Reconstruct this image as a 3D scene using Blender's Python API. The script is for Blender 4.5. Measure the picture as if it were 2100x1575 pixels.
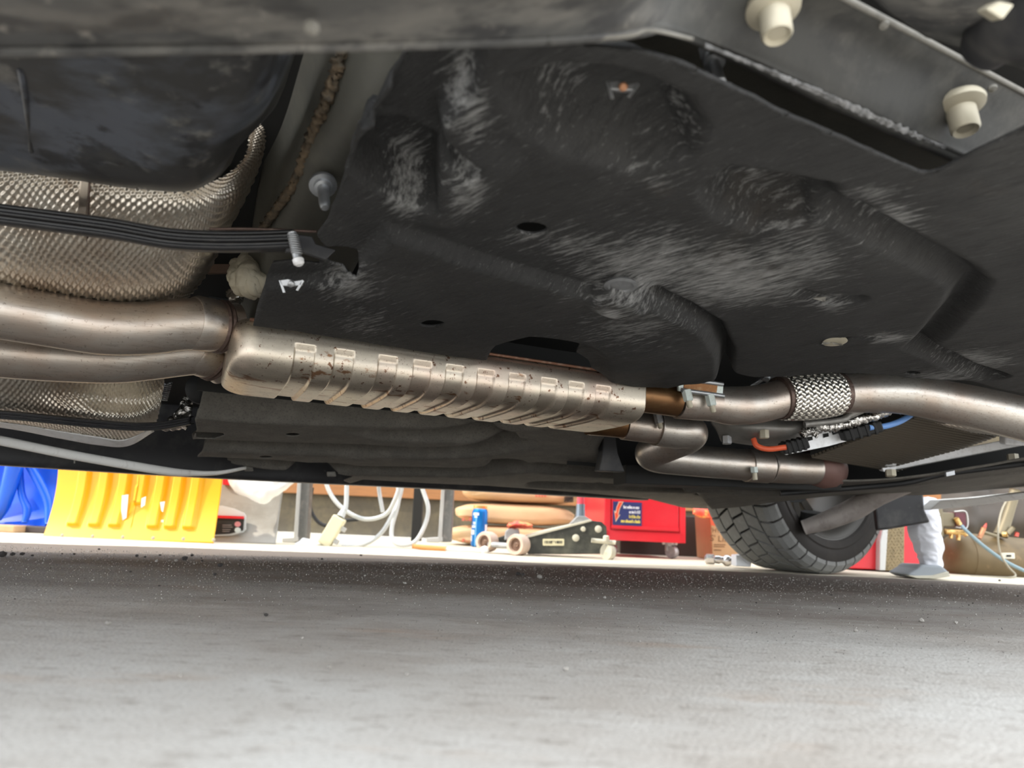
import bpy, bmesh, math, random
import numpy as np
from mathutils import Vector, Matrix
random.seed(7); rng = np.random.default_rng(7)
for o in list(bpy.data.objects): bpy.data.objects.remove(o)
sc = bpy.context.scene
COL = sc.collection

# ------------------------------------------------------------------ camera
FPX, H = 1500.0, 0.10
TH = math.atan((1078 - 787.5) / FPX); RO = 0.045
F_ = np.array([0, math.cos(TH), math.sin(TH)])
R0 = np.array([1.0, 0, 0]); U0 = np.array([0, -math.sin(TH), math.cos(TH)])
R_ = math.cos(RO) * R0 + math.sin(RO) * U0
U_ = -math.sin(RO) * R0 + math.cos(RO) * U0
CAM = np.array([0, 0, H])
cd = bpy.data.cameras.new('camera'); cam = bpy.data.objects.new('camera', cd); COL.objects.link(cam)
cd.sensor_width = 36; cd.lens = FPX / 2100 * 36; cd.clip_start = 0.01; cd.clip_end = 200
m = Matrix.Identity(4)
for i in range(3):
    m[i][0] = R_[i]; m[i][1] = U_[i]; m[i][2] = -F_[i]; m[i][3] = CAM[i]
cam.matrix_world = m
cd.dof.use_dof = True; cd.dof.focus_distance = 1.02; cd.dof.aperture_fstop = 6.2
sc.camera = cam
# ------------------------------------------------------------------ sky, sun, exposure
w = bpy.data.worlds.new('sky'); sc.world = w; w.use_nodes = True
bg = w.node_tree.nodes['Background']; bg.inputs[0].default_value = (0.93, 0.965, 1.0, 1); bg.inputs[1].default_value = 2.7
sd = bpy.data.lights.new('sun', 'SUN'); sun = bpy.data.objects.new('sun', sd); COL.objects.link(sun)
sd.energy = 2.6; sd.angle = math.radians(0.8); sd.color = (1.0, 0.90, 0.74)
EL = math.radians(43)
trav = Vector((math.cos(EL) * 0.93, math.cos(EL) * 0.37, -math.sin(EL)))
sun.rotation_euler = trav.to_track_quat('-Z', 'Y').to_euler(); sun.location = (-3, -2, 4)
vs = sc.view_settings; vs.view_transform = 'Standard'; vs.look = 'None'; vs.gamma = 1; vs.exposure = 0.36
vs.use_curve_mapping = False

# ------------------------------------------------------------------ helpers
A_ = np.array([0.917, 0.4, 0]); A_ /= np.linalg.norm(A_)          # car forward
N_ = np.array([-A_[1], A_[0], 0])                                 # car across, away from the camera
Z_ = np.array([0, 0, 1.0])
def ray(x, y): return F_ + (x - 1050) / FPX * R_ - (y - 787.5) / FPX * U_
def P(x, y, d): r = ray(x, y); return CAM + r * d / r[1]
def Pz(x, y, z=0.0): r = ray(x, y); return CAM + r * (z - H) / r[2]
def UVZ(u, v, z): return A_ * u + N_ * v + Z_ * z
class Plane:                                                       # z = z0 - s*(v-v0)
    def __init__(s, z0, sl, v0): s.z0, s.sl, s.v0 = z0, sl, v0
    def px(s, x, y):
        r = ray(x, y); n = s.sl * N_ + Z_; k = s.z0 + s.sl * s.v0
        p = CAM + r * ((k - n @ CAM) / (n @ r)); return np.array([p @ A_, p @ N_])
    def at(s, u, v, dz=0): return UVZ(u, v, s.z0 - s.sl * (v - s.v0) + dz)
def V3(p): return Vector((float(p[0]), float(p[1]), float(p[2])))

def cr(pts, n):
    p = np.asarray(pts, float); k = len(p)
    if k == 2: t = np.linspace(0, 1, n)[:, None]; return p[0] * (1 - t) + p[1] * t
    q = np.vstack([2 * p[0] - p[1], p, 2 * p[-1] - p[-2]])
    t = np.linspace(0, k - 1, n); i = np.minimum(t.astype(int), k - 2); f = (t - i)[:, None]
    a, b, c, d = q[i], q[i + 1], q[i + 2], q[i + 3]
    return 0.5 * ((2 * b) + (-a + c) * f + (2 * a - 5 * b + 4 * c - d) * f ** 2 + (-a + 3 * b - 3 * c + d) * f ** 3)

ORG = {}
def tagp(o, label=None, cat=None, group=None, kind=None):
    if label: o['label'] = label
    if cat: o['category'] = cat
    if group: o['group'] = group
    if kind: o['kind'] = kind
    return o
def thing(name, label, cat, loc, group=None):
    o = bpy.data.objects.new(name, None); COL.objects.link(o); o.empty_display_size = 0.05
    o.location = V3(loc); ORG[o.name] = np.array(loc, float); return tagp(o, label, cat, group)
def link(name, me, mat, parent, org):
    o = bpy.data.objects.new(name, me); COL.objects.link(o)
    if mat and not me.materials: me.materials.append(mat)
    if parent is not None:
        o.parent = parent; o.location = V3(np.asarray(org) - ORG[parent.name])
    else: o.location = V3(org)
    ORG[o.name] = np.array(org, float); return o
def mk(name, V, Fc, mat, parent=None, smooth=True, label=None, org=None):
    V = np.asarray(V, float); org = V.mean(0) if org is None else np.asarray(org, float)
    me = bpy.data.meshes.new(name); me.from_pydata((V - org).tolist(), [], [list(map(int, f)) for f in Fc])
    if smooth: me.polygons.foreach_set('use_smooth', [True] * len(me.polygons))
    me.update(); o = link(name, me, mat, parent, org)
    if label: o['label'] = label
    return o
def mkquads(name, V, Q, mat, parent=None, label=None, smooth=True):     # fast: V (n,3), Q (m,4)
    org = V.mean(0); me = bpy.data.meshes.new(name); nq = len(Q)
    me.vertices.add(len(V)); me.vertices.foreach_set('co', (V - org).astype(np.float32).ravel())
    me.loops.add(nq * 4); me.loops.foreach_set('vertex_index', Q.astype(np.int32).ravel())
    me.polygons.add(nq); me.polygons.foreach_set('loop_start', np.arange(0, nq * 4, 4, dtype=np.int32))
    me.polygons.foreach_set('use_smooth', np.full(nq, smooth)); me.update(calc_edges=True); me.validate()
    o = link(name, me, mat, parent, org)
    if label: o['label'] = label
    return o
def gridq(a, b, ca=False, cb=False):
    i, j = np.meshgrid(np.arange(a if ca else a - 1), np.arange(b if cb else b - 1), indexing='ij')
    i2, j2 = (i + 1) % a, (j + 1) % b
    return np.stack([i * b + j, i2 * b + j, i2 * b + j2, i * b + j2], -1).reshape(-1, 4)
def gnormals(G):
    du = np.gradient(G, axis=0); dv = np.gradient(G, axis=1); n = np.cross(du, dv)
    return n / (np.linalg.norm(n, axis=-1, keepdims=True) + 1e-12)
def upsample(rows, na, nb):
    R = np.array([cr(r, nb) for r in rows]); return np.stack([cr(R[:, j], na) for j in range(nb)], 1)
def pxrows(rows): return [[P(*p) for p in r] for r in rows]
def solid(o, t, off=0):
    md = o.modifiers.new('solid', 'SOLIDIFY'); md.thickness = t; md.offset = off; return o
def bevel(o, w, seg=2):
    md = o.modifiers.new('bevel', 'BEVEL'); md.width = w; md.segments = seg; md.limit_method = 'ANGLE'; return o
def loft(name, rows, mat, parent=None, na=40, nb=60, t=0.002, disp=None, label=None, world=False):
    G = upsample(rows if world else pxrows(rows), na, nb)
    if disp is not None: G = G + gnormals(G) * disp(G)[..., None]
    o = mkquads(name, G.reshape(-1, 3), gridq(na, nb), mat, parent, label)
    if t: solid(o, t)
    return o
def vnoise(x, y, seed=0):
    xi, yi = np.floor(x).astype(int), np.floor(y).astype(int); fx, fy = x - xi, y - yi
    fx, fy = fx * fx * (3 - 2 * fx), fy * fy * (3 - 2 * fy)
    def h(a, b): s = np.sin(a * 127.1 + b * 311.7 + seed * 74.7) * 43758.5453; return s - np.floor(s)
    return (h(xi, yi) * (1 - fx) + h(xi + 1, yi) * fx) * (1 - fy) + (h(xi, yi + 1) * (1 - fx) + h(xi + 1, yi + 1) * fx) * fy
def frames(p):
    t = np.gradient(p, axis=0); t /= np.linalg.norm(t, axis=1, keepdims=True) + 1e-12
    n = np.cross(t[0], [0.13, 0.2, 0.97]); n /= np.linalg.norm(n); ns = [n]
    for i in range(1, len(p)):
        n = ns[-1] - t[i] * (ns[-1] @ t[i]); n /= np.linalg.norm(n) + 1e-12; ns.append(n)
    ns = np.array(ns); return t, ns, np.cross(t, ns)
def tube(name, pts, r, mat, parent=None, seg=24, n=None, label=None, caps=True, px=False, wob=None):
    if px: pts = [P(*q) for q in pts]
    n = n or max(2, (len(pts) - 1) * 10 + 1)
    p = cr(pts, n); rr = np.interp(np.linspace(0, 1, n), np.linspace(0, 1, np.size(r)), np.atleast_1d(r)) if np.size(r) > 1 else np.full(n, r)
    t, a, b = frames(p); th = np.linspace(0, 2 * np.pi, seg, endpoint=False)
    G = p[:, None] + rr[:, None, None] * (np.cos(th)[None, :, None] * a[:, None] + np.sin(th)[None, :, None] * b[:, None])
    if wob: G = G + rng.normal(0, wob, G.shape)
    V = G.reshape(-1, 3); Fc = gridq(n, seg, cb=True).tolist()
    if caps: Fc += [list(range(seg))[::-1], list(range((n - 1) * seg, n * seg))]
    return mk(name, V, Fc, mat, parent, True, label)
def lathe(name, o, d, prof, mat, parent=None, seg=32, label=None, up=(0.1, 0.2, 1), caps=True):
    o = np.asarray(o, float); d = np.asarray(d, float); d = d / np.linalg.norm(d)
    a = np.cross(d, up); a /= np.linalg.norm(a); b = np.cross(d, a)
    th = np.linspace(0, 2 * np.pi, seg, endpoint=False); V = []
    for (t, r) in prof: V += [o + d * t + r * (math.cos(q) * a + math.sin(q) * b) for q in th]
    Fc = gridq(len(prof), seg, cb=True).tolist()
    if caps and prof[0][1] > 1e-6: Fc.append(list(range(seg)))
    if caps and prof[-1][1] > 1e-6: Fc.append(list(range((len(prof) - 1) * seg, len(prof) * seg))[::-1])
    ob = mk(name, V, Fc, mat, parent, True, label)
    ob.modifiers.new('es', 'EDGE_SPLIT').split_angle = math.radians(40); return ob
def box(name, c, ax, hs, mat, parent=None, bv=0.002, label=None, org=None):
    c = np.asarray(c, float); ax = [np.asarray(q, float) for q in ax]
    V = [c + sx * hs[0] * ax[0] + sy * hs[1] * ax[1] + sz * hs[2] * ax[2] for sx in (-1, 1) for sy in (-1, 1) for sz in (-1, 1)]
    Fc = [(0, 1, 3, 2), (4, 6, 7, 5), (0, 4, 5, 1), (2, 3, 7, 6), (0, 2, 6, 4), (1, 5, 7, 3)]
    o = mk(name, V, Fc, mat, parent, False, label, org)
    if bv: bevel(o, bv)
    return o
WX = (np.array([1., 0, 0]), np.array([0, 1., 0]), np.array([0, 0, 1.]))
def prism(name, pts, ext, mat, parent=None, bv=0, label=None, smooth=False):
    pts = [np.asarray(q, float) for q in pts]; ext = np.asarray(ext, float); n = len(pts)
    bm = bmesh.new(); org = np.mean(pts, 0)
    f = bm.faces.new([bm.verts.new(V3(q - org)) for q in pts])
    r = bmesh.ops.extrude_face_region(bm, geom=[f])
    for v in [g for g in r['geom'] if isinstance(g, bmesh.types.BMVert)]: v.co += V3(ext)
    bmesh.ops.recalc_face_normals(bm, faces=bm.faces)
    me = bpy.data.meshes.new(name); bm.to_mesh(me); bm.free()
    o = link(name, me, mat, parent, org)
    if label: o['label'] = label
    if bv: bevel(o, bv)
    return o
def pxprism(name, px, d, ext, mat, parent=None, bv=0, label=None):
    return prism(name, [P(x, y, d) for x, y in px], ext, mat, parent, bv, label)
def hexnut(name, o, d, r, h, mat, parent, label=None): 
    ob = lathe(name, o, d, [(0, r), (h * .9, r), (h, r * .85)], mat, parent, 6, label)
    ob.data.polygons.foreach_set('use_smooth', [False] * len(ob.data.polygons)); return ob

# ------------------------------------------------------------------ materials
def mat(name, base, rough=0.5, metal=0.0, layers=(), bump=None, spec=None, coat=0.0):
    m = bpy.data.materials.new(name); m.use_nodes = True; nt = m.node_tree; n = nt.nodes; L = nt.links
    b = n['Principled BSDF']; b.inputs['Roughness'].default_value = rough; b.inputs['Metallic'].default_value = metal
    if spec is not None: b.inputs['Specular IOR Level'].default_value = spec
    if coat: b.inputs['Coat Weight'].default_value = coat
    tc0 = n.new('ShaderNodeTexCoord'); rt = n.new('ShaderNodeMapping'); rt.name = 'turn'; L.new(tc0.outputs['Object'], rt.inputs[0]); cur = None
    b.inputs['Base Color'].default_value = (*base, 1)
    for (scale, c2, lo, hi, st, amt) in layers:
        mp = n.new('ShaderNodeMapping'); mp.inputs['Scale'].default_value = st; L.new(rt.outputs[0], mp.inputs[0])
        t = n.new('ShaderNodeTexNoise'); t.inputs['Scale'].default_value = scale; t.inputs['Detail'].default_value = 6
        t.inputs['Roughness'].default_value = 0.62; L.new(mp.outputs[0], t.inputs['Vector'])
        r = n.new('ShaderNodeMapRange'); r.inputs[1].default_value = lo; r.inputs[2].default_value = hi; r.inputs[4].default_value = amt
        L.new(t.outputs[0], r.inputs[0])
        mx = n.new('ShaderNodeMix'); mx.data_type = 'RGBA'; L.new(r.outputs[0], mx.inputs[0])
        if cur is None: mx.inputs[6].default_value = (*base, 1)
        else: L.new(cur, mx.inputs[6])
        mx.inputs[7].default_value = (*c2, 1); cur = mx.outputs[2]
    if cur is not None: L.new(cur, b.inputs['Base Color'])
    if bump:
        mp = n.new('ShaderNodeMapping'); mp.inputs['Scale'].default_value = bump[2] if len(bump) > 2 else (1, 1, 1)
        L.new(rt.outputs[0], mp.inputs[0])
        t = n.new('ShaderNodeTexNoise'); t.inputs['Scale'].default_value = bump[0]; t.inputs['Detail'].default_value = 5
        L.new(mp.outputs[0], t.inputs['Vector']); bn = n.new('ShaderNodeBump'); bn.inputs['Strength'].default_value = bump[1]
        bn.inputs['Distance'].default_value = bump[3] if len(bump) > 3 else 0.002
        L.new(t.outputs[0], bn.inputs['Height']); L.new(bn.outputs[0], b.inputs['Normal'])
    return m
O1 = (1, 1, 1)
def rotmap(m, deg):                                # grain runs along the direction deg (from world X)
    m.node_tree.nodes['turn'].inputs['Rotation'].default_value = (0, 0, math.radians(-deg)); return m
felt = rotmap(mat('black_felt', (.026, .026, .026), .8, 0, [
    (5, (.060, .060, .058), .50, .70, O1, .6), (75, (.012, .012, .012), .48, .72, (.5, 3, 1), .7), (3, (.09, .07, .052), .60, .74, O1, .4),
    (500, (.11, .11, .105), .60, .72, (.5, 2, 1), .6)], (240, .7, (.45, 2, 1), .0025), spec=.35), -42)
def add_dust_and_light(m):                                   # dusty grey and painted lit felt where the 'dust' attribute says, broken into fibres
    nt = m.node_tree; n = nt.nodes; L = nt.links; b = n['Principled BSDF']; src = b.inputs['Base Color'].links[0].from_socket
    at = n.new('ShaderNodeAttribute'); at.attribute_name = 'dust'; tc = n['turn']
    mp = n.new('ShaderNodeMapping'); mp.inputs['Scale'].default_value = (.35, 1.9, 1); L.new(tc.outputs[0], mp.inputs[0])
    t = n.new('ShaderNodeTexNoise'); t.inputs['Scale'].default_value = 130; t.inputs['Detail'].default_value = 7; t.inputs['Roughness'].default_value = .7; L.new(mp.outputs[0], t.inputs['Vector'])
    ad = n.new('ShaderNodeMath'); ad.operation = 'MULTIPLY_ADD'; L.new(at.outputs['Fac'], ad.inputs[0]); ad.inputs[1].default_value = .34; L.new(t.outputs[0], ad.inputs[2])
    r = n.new('ShaderNodeMapRange'); r.inputs[1].default_value = .62; r.inputs[2].default_value = .92; L.new(ad.outputs[0], r.inputs[0])
    mx = n.new('ShaderNodeMix'); mx.data_type = 'RGBA'; L.new(r.outputs[0], mx.inputs[0]); L.new(src, mx.inputs[6]); mx.inputs[7].default_value = (.27, .27, .265, 1)
    L.new(mx.outputs[2], b.inputs['Base Color'])
add_dust_and_light(felt)
feltfar = mat('dusty_felt', (.125, .116, .10), .85, 0, [(30, (.20, .185, .16), .45, .75, O1, .7), (300, (.03, .03, .028), .5, .7, O1, .5)], (300, .3))
plast = mat('black_plastic', (.022, .022, .024), .55, 0, [(14, (.10, .095, .085), .5, .75, (1, 2, 1), .6), (60, (.2, .19, .17), .66, .8, O1, .5)], (90, .12))
sillm = mat('dusty_sill_plastic', (.075, .075, .073), .5, 0, [(9, (.20, .19, .17), .46, .62, (1, 3, 1), .7), (28, (.028, .028, .03), .48, .60, (1, 2, 1), .75), (60, (.30, .28, .25), .60, .68, O1, .6)], (80, .15))
tankm = mat('tank_plastic', (.032, .032, .032), .40, 0, [(6, (.085, .095, .115), .48, .58, (1, 1.6, 1), .8), (30, (.17, .165, .15), .56, .68, O1, .7), (18, (.016, .016, .017), .54, .6, O1, .8)], (60, .12))
blackm = mat('black_rubber', (.012, .012, .012), .6)
strapm = mat('black_painted_strap', (.013, .013, .014), .42, 0, [(40, (.04, .038, .035), .5, .7, (1, 4, 4), .6)])
deep = mat('dark_underseal', (.016, .016, .015), .9)
shade = mat('olive_underseal', (.10, .097, .082), .55, 0, [(18, (.17, .16, .13), .5, .75, O1, .6)], (120, .2))
railm = mat('frame_rail_paint', (.048, .048, .045), .6, .0, [(14, (.11, .105, .095), .46, .62, O1, .7), (40, (.03, .03, .03), .5, .62, O1, .6), (90, (.25, .24, .22), .66, .8, O1, .5)], (120, .15))
salt = mat('white_corrosion', (.24, .24, .24), .9, 0, [(80, (.08, .08, .08), .4, .6, O1, .9)], (150, 1.0, O1, .004))
seamm = mat('rusty_seam_sealer', (.16, .115, .07), .85, 0, [(60, (.05, .045, .035), .45, .65, O1, .8)], (90, 1, O1, .004))
lip = mat('pale_dust_edge', (.22, .21, .185), .7, 0, [(60, (.12, .115, .10), .45, .7, O1, .8)])
zinc = mat('cream_zinc', (.47, .43, .33), .5, .25, [(60, (.40, .36, .27), .5, .75, O1, .6)])
bluezinc = mat('pale_zinc_nut', (.60, .66, .62), .55, .3, [(120, (.40, .33, .25), .55, .7, O1, .7)])
steelgrey = mat('grey_steel', (.42, .43, .44), .4, .85, [(60, (.2, .2, .2), .5, .7, O1, .5)])
ss = rotmap(mat('stainless_pipe', (.56, .525, .475), .36, .92, [(7, (.47, .36, .285), .44, .62, (1, 3, 1), .65), (60, (.36, .30, .25), .52, .66, (.6, 5, 5), .5), (260, (.22, .17, .13), .60, .66, O1, .6)], (120, .10, (.5, 7, 7), .001)), 23.5)
muf = rotmap(mat('muffler_steel', (.62, .555, .455), .35, .9, [
    (6, (.58, .40, .33), .48, .64, O1, .5), (22, (.40, .35, .29), .5, .66, (.6, 2, 2), .5), (26, (.27, .13, .06), .595, .635, (.6, 1.7, 1), .9), (95, (.17, .085, .05), .62, .655, O1, .95),
    (320, (.2, .14, .10), .60, .66, O1, .6)], (140, .06)), 23.5)
muftop = mat('muffler_seam_rust', (.22, .11, .07), .55, .6, [(50, (.42, .32, .25), .5, .7, O1, .7)])
brown = mat('heat_browned_steel', (.19, .10, .045), .34, .9, [(14, (.34, .22, .11), .5, .75, (1, 4, 4), .6), (90, (.09, .05, .03), .55, .75, O1, .6)])
brownring = mat('dark_weld', (.13, .09, .075), .5, .75, [(120, (.30, .22, .17), .55, .75, O1, .6)], (150, .7))
rust = mat('rust_patch', (.32, .15, .06), .9, 0, [(90, (.50, .33, .18), .5, .7, O1, .9)], (150, .8))
shieldm = mat('embossed_aluminium', (.76, .71, .62), .34, .93, [(6, (.46, .34, .24), .48, .66, O1, .6), (60, (.33, .25, .18), .58, .7, O1, .6)])
alu = mat('cast_aluminium', (.84, .84, .84), .42, .2, [(60, (.45, .43, .40), .5, .75, O1, .5)], (200, .15))
castm = mat('grey_casting', (.30, .29, .27), .55, .6, [(20, (.16, .15, .13), .45, .7, O1, .7)], (60, .25))
foil = mat('crinkled_foil', (.80, .78, .74), .22, 1.0, [], (70, 1.0, O1, .006))
finm = mat('cooler_fins', (.17, .145, .11), .6, .5, [(40, (.16, .14, .11), .5, .7, O1, .6)])
mauve = mat('mauve_boot', (.16, .085, .07), .5, .2, [(25, (.10, .06, .05), .45, .7, O1, .6)])
cream = mat('cream_foam', (.55, .50, .38), .9, 0, [(40, (.38, .33, .24), .5, .7, O1, .6)], (60, .8, O1, .004))
redcab = mat('red_cable', (.80, .13, .05), .4)
bluecab = mat('blue_cable', (.16, .33, .70), .4)
copper = mat('copper_bolt', (.45, .22, .12), .5, .5)
white = mat('white_strip', (.88, .87, .83), .55, 0, [(30, (.62, .60, .55), .55, .72, (1, 5, 1), .6)])
tirem = mat('tyre_rubber', (.21, .21, .20), .75, 0, [(60, (.29, .29, .28), .5, .7, O1, .5)], (420, .4, (1, 1, 1)))
tiredk = mat('tyre_groove_rubber', (.012, .012, .011), .9)
rimm = mat('wheel_alloy', (.05, .044, .036), .5, .2)
armm = mat('control_arm_alloy', (.40, .36, .33), .6, .2, [(30, (.2, .17, .15), .5, .7, O1, .6)])
# ground
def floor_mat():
    m = mat('dusty_shaded_concrete', (.58, .565, .535), .8, 0, [
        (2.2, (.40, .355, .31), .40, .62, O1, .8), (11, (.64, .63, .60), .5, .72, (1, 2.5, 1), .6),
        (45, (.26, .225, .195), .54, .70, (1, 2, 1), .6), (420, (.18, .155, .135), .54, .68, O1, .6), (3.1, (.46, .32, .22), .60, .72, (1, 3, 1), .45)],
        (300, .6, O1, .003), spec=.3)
    nt = m.node_tree; n = nt.nodes; L = nt.links; b = n['Principled BSDF']; src = b.inputs['Base Color'].links[0].from_socket   # dirt brown with the car's shade painted in, darker away from the camera
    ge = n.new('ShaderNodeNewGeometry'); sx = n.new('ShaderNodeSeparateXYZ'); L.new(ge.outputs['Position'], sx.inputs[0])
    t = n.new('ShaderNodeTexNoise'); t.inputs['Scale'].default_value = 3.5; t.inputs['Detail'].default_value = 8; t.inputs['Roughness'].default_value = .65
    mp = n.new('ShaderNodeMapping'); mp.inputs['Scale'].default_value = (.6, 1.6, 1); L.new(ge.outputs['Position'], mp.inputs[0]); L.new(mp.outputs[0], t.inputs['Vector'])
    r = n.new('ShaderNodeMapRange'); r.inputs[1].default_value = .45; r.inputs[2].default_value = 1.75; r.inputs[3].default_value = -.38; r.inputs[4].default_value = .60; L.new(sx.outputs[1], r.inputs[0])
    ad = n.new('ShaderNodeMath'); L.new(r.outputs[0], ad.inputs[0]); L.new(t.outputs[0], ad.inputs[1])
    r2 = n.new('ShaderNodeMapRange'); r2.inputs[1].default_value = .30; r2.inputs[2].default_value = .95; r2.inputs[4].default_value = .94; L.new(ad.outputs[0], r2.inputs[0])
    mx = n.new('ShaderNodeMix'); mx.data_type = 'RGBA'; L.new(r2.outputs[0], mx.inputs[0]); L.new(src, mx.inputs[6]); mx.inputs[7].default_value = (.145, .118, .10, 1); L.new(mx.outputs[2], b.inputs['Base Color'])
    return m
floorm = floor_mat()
palem = mat('sunlit_pale_concrete', (.60, .55, .44), .85, 0, [(8, (.50, .45, .35), .45, .75, O1, .6), (200, (.42, .37, .30), .66, .75, O1, .6)], (200, .2))  # sunlit strip beyond the car's shadow, put into a paler concrete colour
wallm = mat('stained_block_wall', (.075, .062, .042), .9, 0, [(5, (.14, .115, .065), .45, .7, O1, .8), (30, (.05, .042, .03), .5, .75, O1, .7)], (60, .4))
boardm = mat('orange_brown_board', (.28, .12, .04), .7, 0, [(10, (.19, .085, .03), .45, .7, (1, 1, 8), .7)])
# ------------------------------------------------------------------ setting
edge = [(-6, 1.55), (-2.6, 1.72)] + [tuple(Pz(x, y)[:2]) for x, y in [(0, 1112), (300, 1121), (640, 1133), (930, 1145), (1200, 1160), (1480, 1171), (1760, 1183), (2100, 1199)]] + [(2.4, 2.0), (6, 1.9)]
eb = cr([np.array([*q, 0]) for q in edge], 700)[:, :2]
eb[:, 1] += rng.normal(0, .0035, len(eb)) + .02 * (vnoise(eb[:, 0] * 9, eb[:, 0] * 0, 3) - .5)
def strip_floor(name, lo, hi, m, z):
    n = len(lo); V = [(p[0], p[1], z) for p in lo] + [(p[0], p[1], z) for p in hi]
    return mk(name, V, [(i, i + 1, n + i + 1, n + i) for i in range(n - 1)], m, None, False)
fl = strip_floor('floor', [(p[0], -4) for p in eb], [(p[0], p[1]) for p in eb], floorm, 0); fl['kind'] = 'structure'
fp = strip_floor('floor_sunlit', [(p[0], p[1]) for p in eb], [(p[0], 4.6) for p in eb], palem, 0.0); fp['kind'] = 'structure'
wb = box('wall_back', (0, 4.75, 1.2), WX, (6, .1, 1.2), wallm, None, 0); wb['kind'] = 'structure'
tr = box('trim_1', (0, 4.63, .41), WX, (6, .015, .17), boardm, None, .003); tr['kind'] = 'structure'

# ------------------------------------------------------------------ the car, seen from below
car = thing('car', 'raised car seen from below with its exhaust, heat shields and black undertrays', 'car', (.4, 1.2, 0))
# floor pan above everything
fpan = [UVZ(-1.7, .25, .54), UVZ(1.8, .25, .54), UVZ(1.8, 1.45, .385), UVZ(1.3, 1.45, .385), UVZ(1.3, 1.84, .34), UVZ(-1.7, 1.84, .34)]
prism('floor_pan', fpan, (0, 0, .02), deep, car)
bodym = mat('dark_body_paint', (.03, .032, .036), .3, 0, coat=.5)
cs = [(-1.9, .62), (-1.9, .9), (-1.7, 1.2), (-1.2, 1.42), (.3, 1.45), (.9, 1.15), (1.1, .98), (1.75, .84), (1.8, .62)]
prism('body_shell', [UVZ(u, .32, z) for u, z in cs], N_ * 1.40, bodym, car, .05)
# --- near undertray: height field on the car's tilted underside plane
NP = Plane(.36, .06, .5)
def polyuv(pl, px): return np.array([pl.px(x, y) for x, y in px])
def segdist(P0, poly, closed=True):
    d = np.full(P0.shape[:-1], 1e9); q = np.zeros(P0.shape); n = len(poly)
    for i in range(n if closed else n - 1):
        a, b = poly[i], poly[(i + 1) % n]; ab = b - a
        t = np.clip(((P0 - a) @ ab) / (ab @ ab + 1e-15), 0, 1); pr = a + t[..., None] * ab
        e = np.linalg.norm(P0 - pr, axis=-1); k = e < d; d = np.where(k, e, d); q[k] = pr[k]
    return d, q
def inside(P0, poly):
    x, y = P0[..., 0], P0[..., 1]; r = np.zeros(x.shape, bool); n = len(poly)
    for i in range(n):
        (x1, y1), (x2, y2) = poly[i], poly[(i + 1) % n]
        c = ((y1 > y) != (y2 > y)) & (x < (x2 - x1) * (y - y1) / (y2 - y1 + 1e-15) + x1); r ^= c
    return r
def smooth_poly(px, n): return cr(px + [px[0]], n)[:-1]
def sstep(x): x = np.clip(x, 0, 1); return x * x * (3 - 2 * x)
def field(name, pl, outline, holes, feats, step, m, label, t=.003, base=None):
    ol = polyuv(pl, outline); hs = [polyuv(pl, h) for h in holes]
    lo, hi = ol.min(0) - step, ol.max(0) + step
    us = np.arange(lo[0], hi[0], step); vsn = np.arange(lo[1], hi[1], step)
    G = np.stack(np.meshgrid(us, vsn, indexing='ij'), -1); a, b = G.shape[:2]
    ins = inside(G, ol); near, npt = segdist(G, ol)
    for h in hs:
        ih = inside(G, h); dh, ph = segdist(G, h); ins &= ~ih; k = dh < near; near = np.where(k, dh, near); npt[k] = ph[k]
    dz = np.zeros(G.shape[:2])
    for ft in feats:
        kind, px, h_, wd = ft
        q = polyuv(pl, px)
        if kind == 'poly':
            d, _ = segdist(G, q); sdv = np.where(inside(G, q), d, -d); dz += h_ * sstep(sdv / wd + .5)
        else:
            d, _ = segdist(G, q, False); dz += h_ * (1 - sstep(d / wd))
    if base is not None: dz += base(G)
    Q = gridq(a, b); inf = ins.ravel(); keep = inf[Q].sum(1) >= 1; Q = Q[keep]
    used = np.zeros(a * b, bool); used[Q.ravel()] = True; mv = used & ~inf
    UVs = G.reshape(-1, 2).copy(); UVs[mv] = npt.reshape(-1, 2)[mv]
    idx = np.cumsum(used) - 1; UVs = UVs[used]; dzz = dz.ravel()[used]
    V = UVs[:, :1] * A_ + UVs[:, 1:] * N_ + (pl.z0 - pl.sl * (UVs[:, 1:] - pl.v0) + dzz[:, None]) * Z_
    o = mkquads(name, V, idx[Q], m, car, label); solid(o, t, 0); return o
def ell(cx, cy, rx, ry, n=28, rot=0):
    c, s = math.cos(rot), math.sin(rot)
    return [(cx + rx * math.cos(q) * c - ry * math.sin(q) * s, cy + rx * math.cos(q) * s + ry * math.sin(q) * c) for q in np.linspace(0, 2 * math.pi, n, endpoint=False)]
out1 = [(860, 40), (835, 170), (800, 215), (748, 290), (736, 246), (722, 300), (716, 330), (694, 395), (672, 452), (650, 482), (664, 500), (690, 522),
        (655, 512), (655, 540), (600, 530), (560, 535), (548, 560), (532, 600), (522, 643), (600, 654), (700, 672), (800, 689), (900, 705), (998, 720), (1006, 700), (1030, 684), (1080, 679), (1150, 684), (1190, 692), (1182, 712),
        (1205, 728), (1215, 745), (1240, 758), (1300, 772), (1370, 776), (1400, 768), (1455, 764), (1472, 756), (1484, 748), (1496, 750), (1512, 764), (1545, 770), (1620, 768), (1700, 761), (1800, 764), (1860, 772),
        (1990, 780), (2080, 802), (2300, 850), (2300, 170), (2100, 262), (2000, 308), (1935, 343), (1910, 352), (1885, 350), (1800, 312), (1600, 226), (1480, 166), (1400, 129), (1310, 104), (1180, 90), (1000, 80)]
slot = [(668, 505), (690, 503), (720, 506), (737, 515), (740, 530), (732, 545), (715, 548), (680, 538), (668, 528)]
holes1 = [ell(1090, 466, 32, 13), ell(889, 637, 25, 8), slot, ell(1872, 762, 15, 4, 20)]
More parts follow.
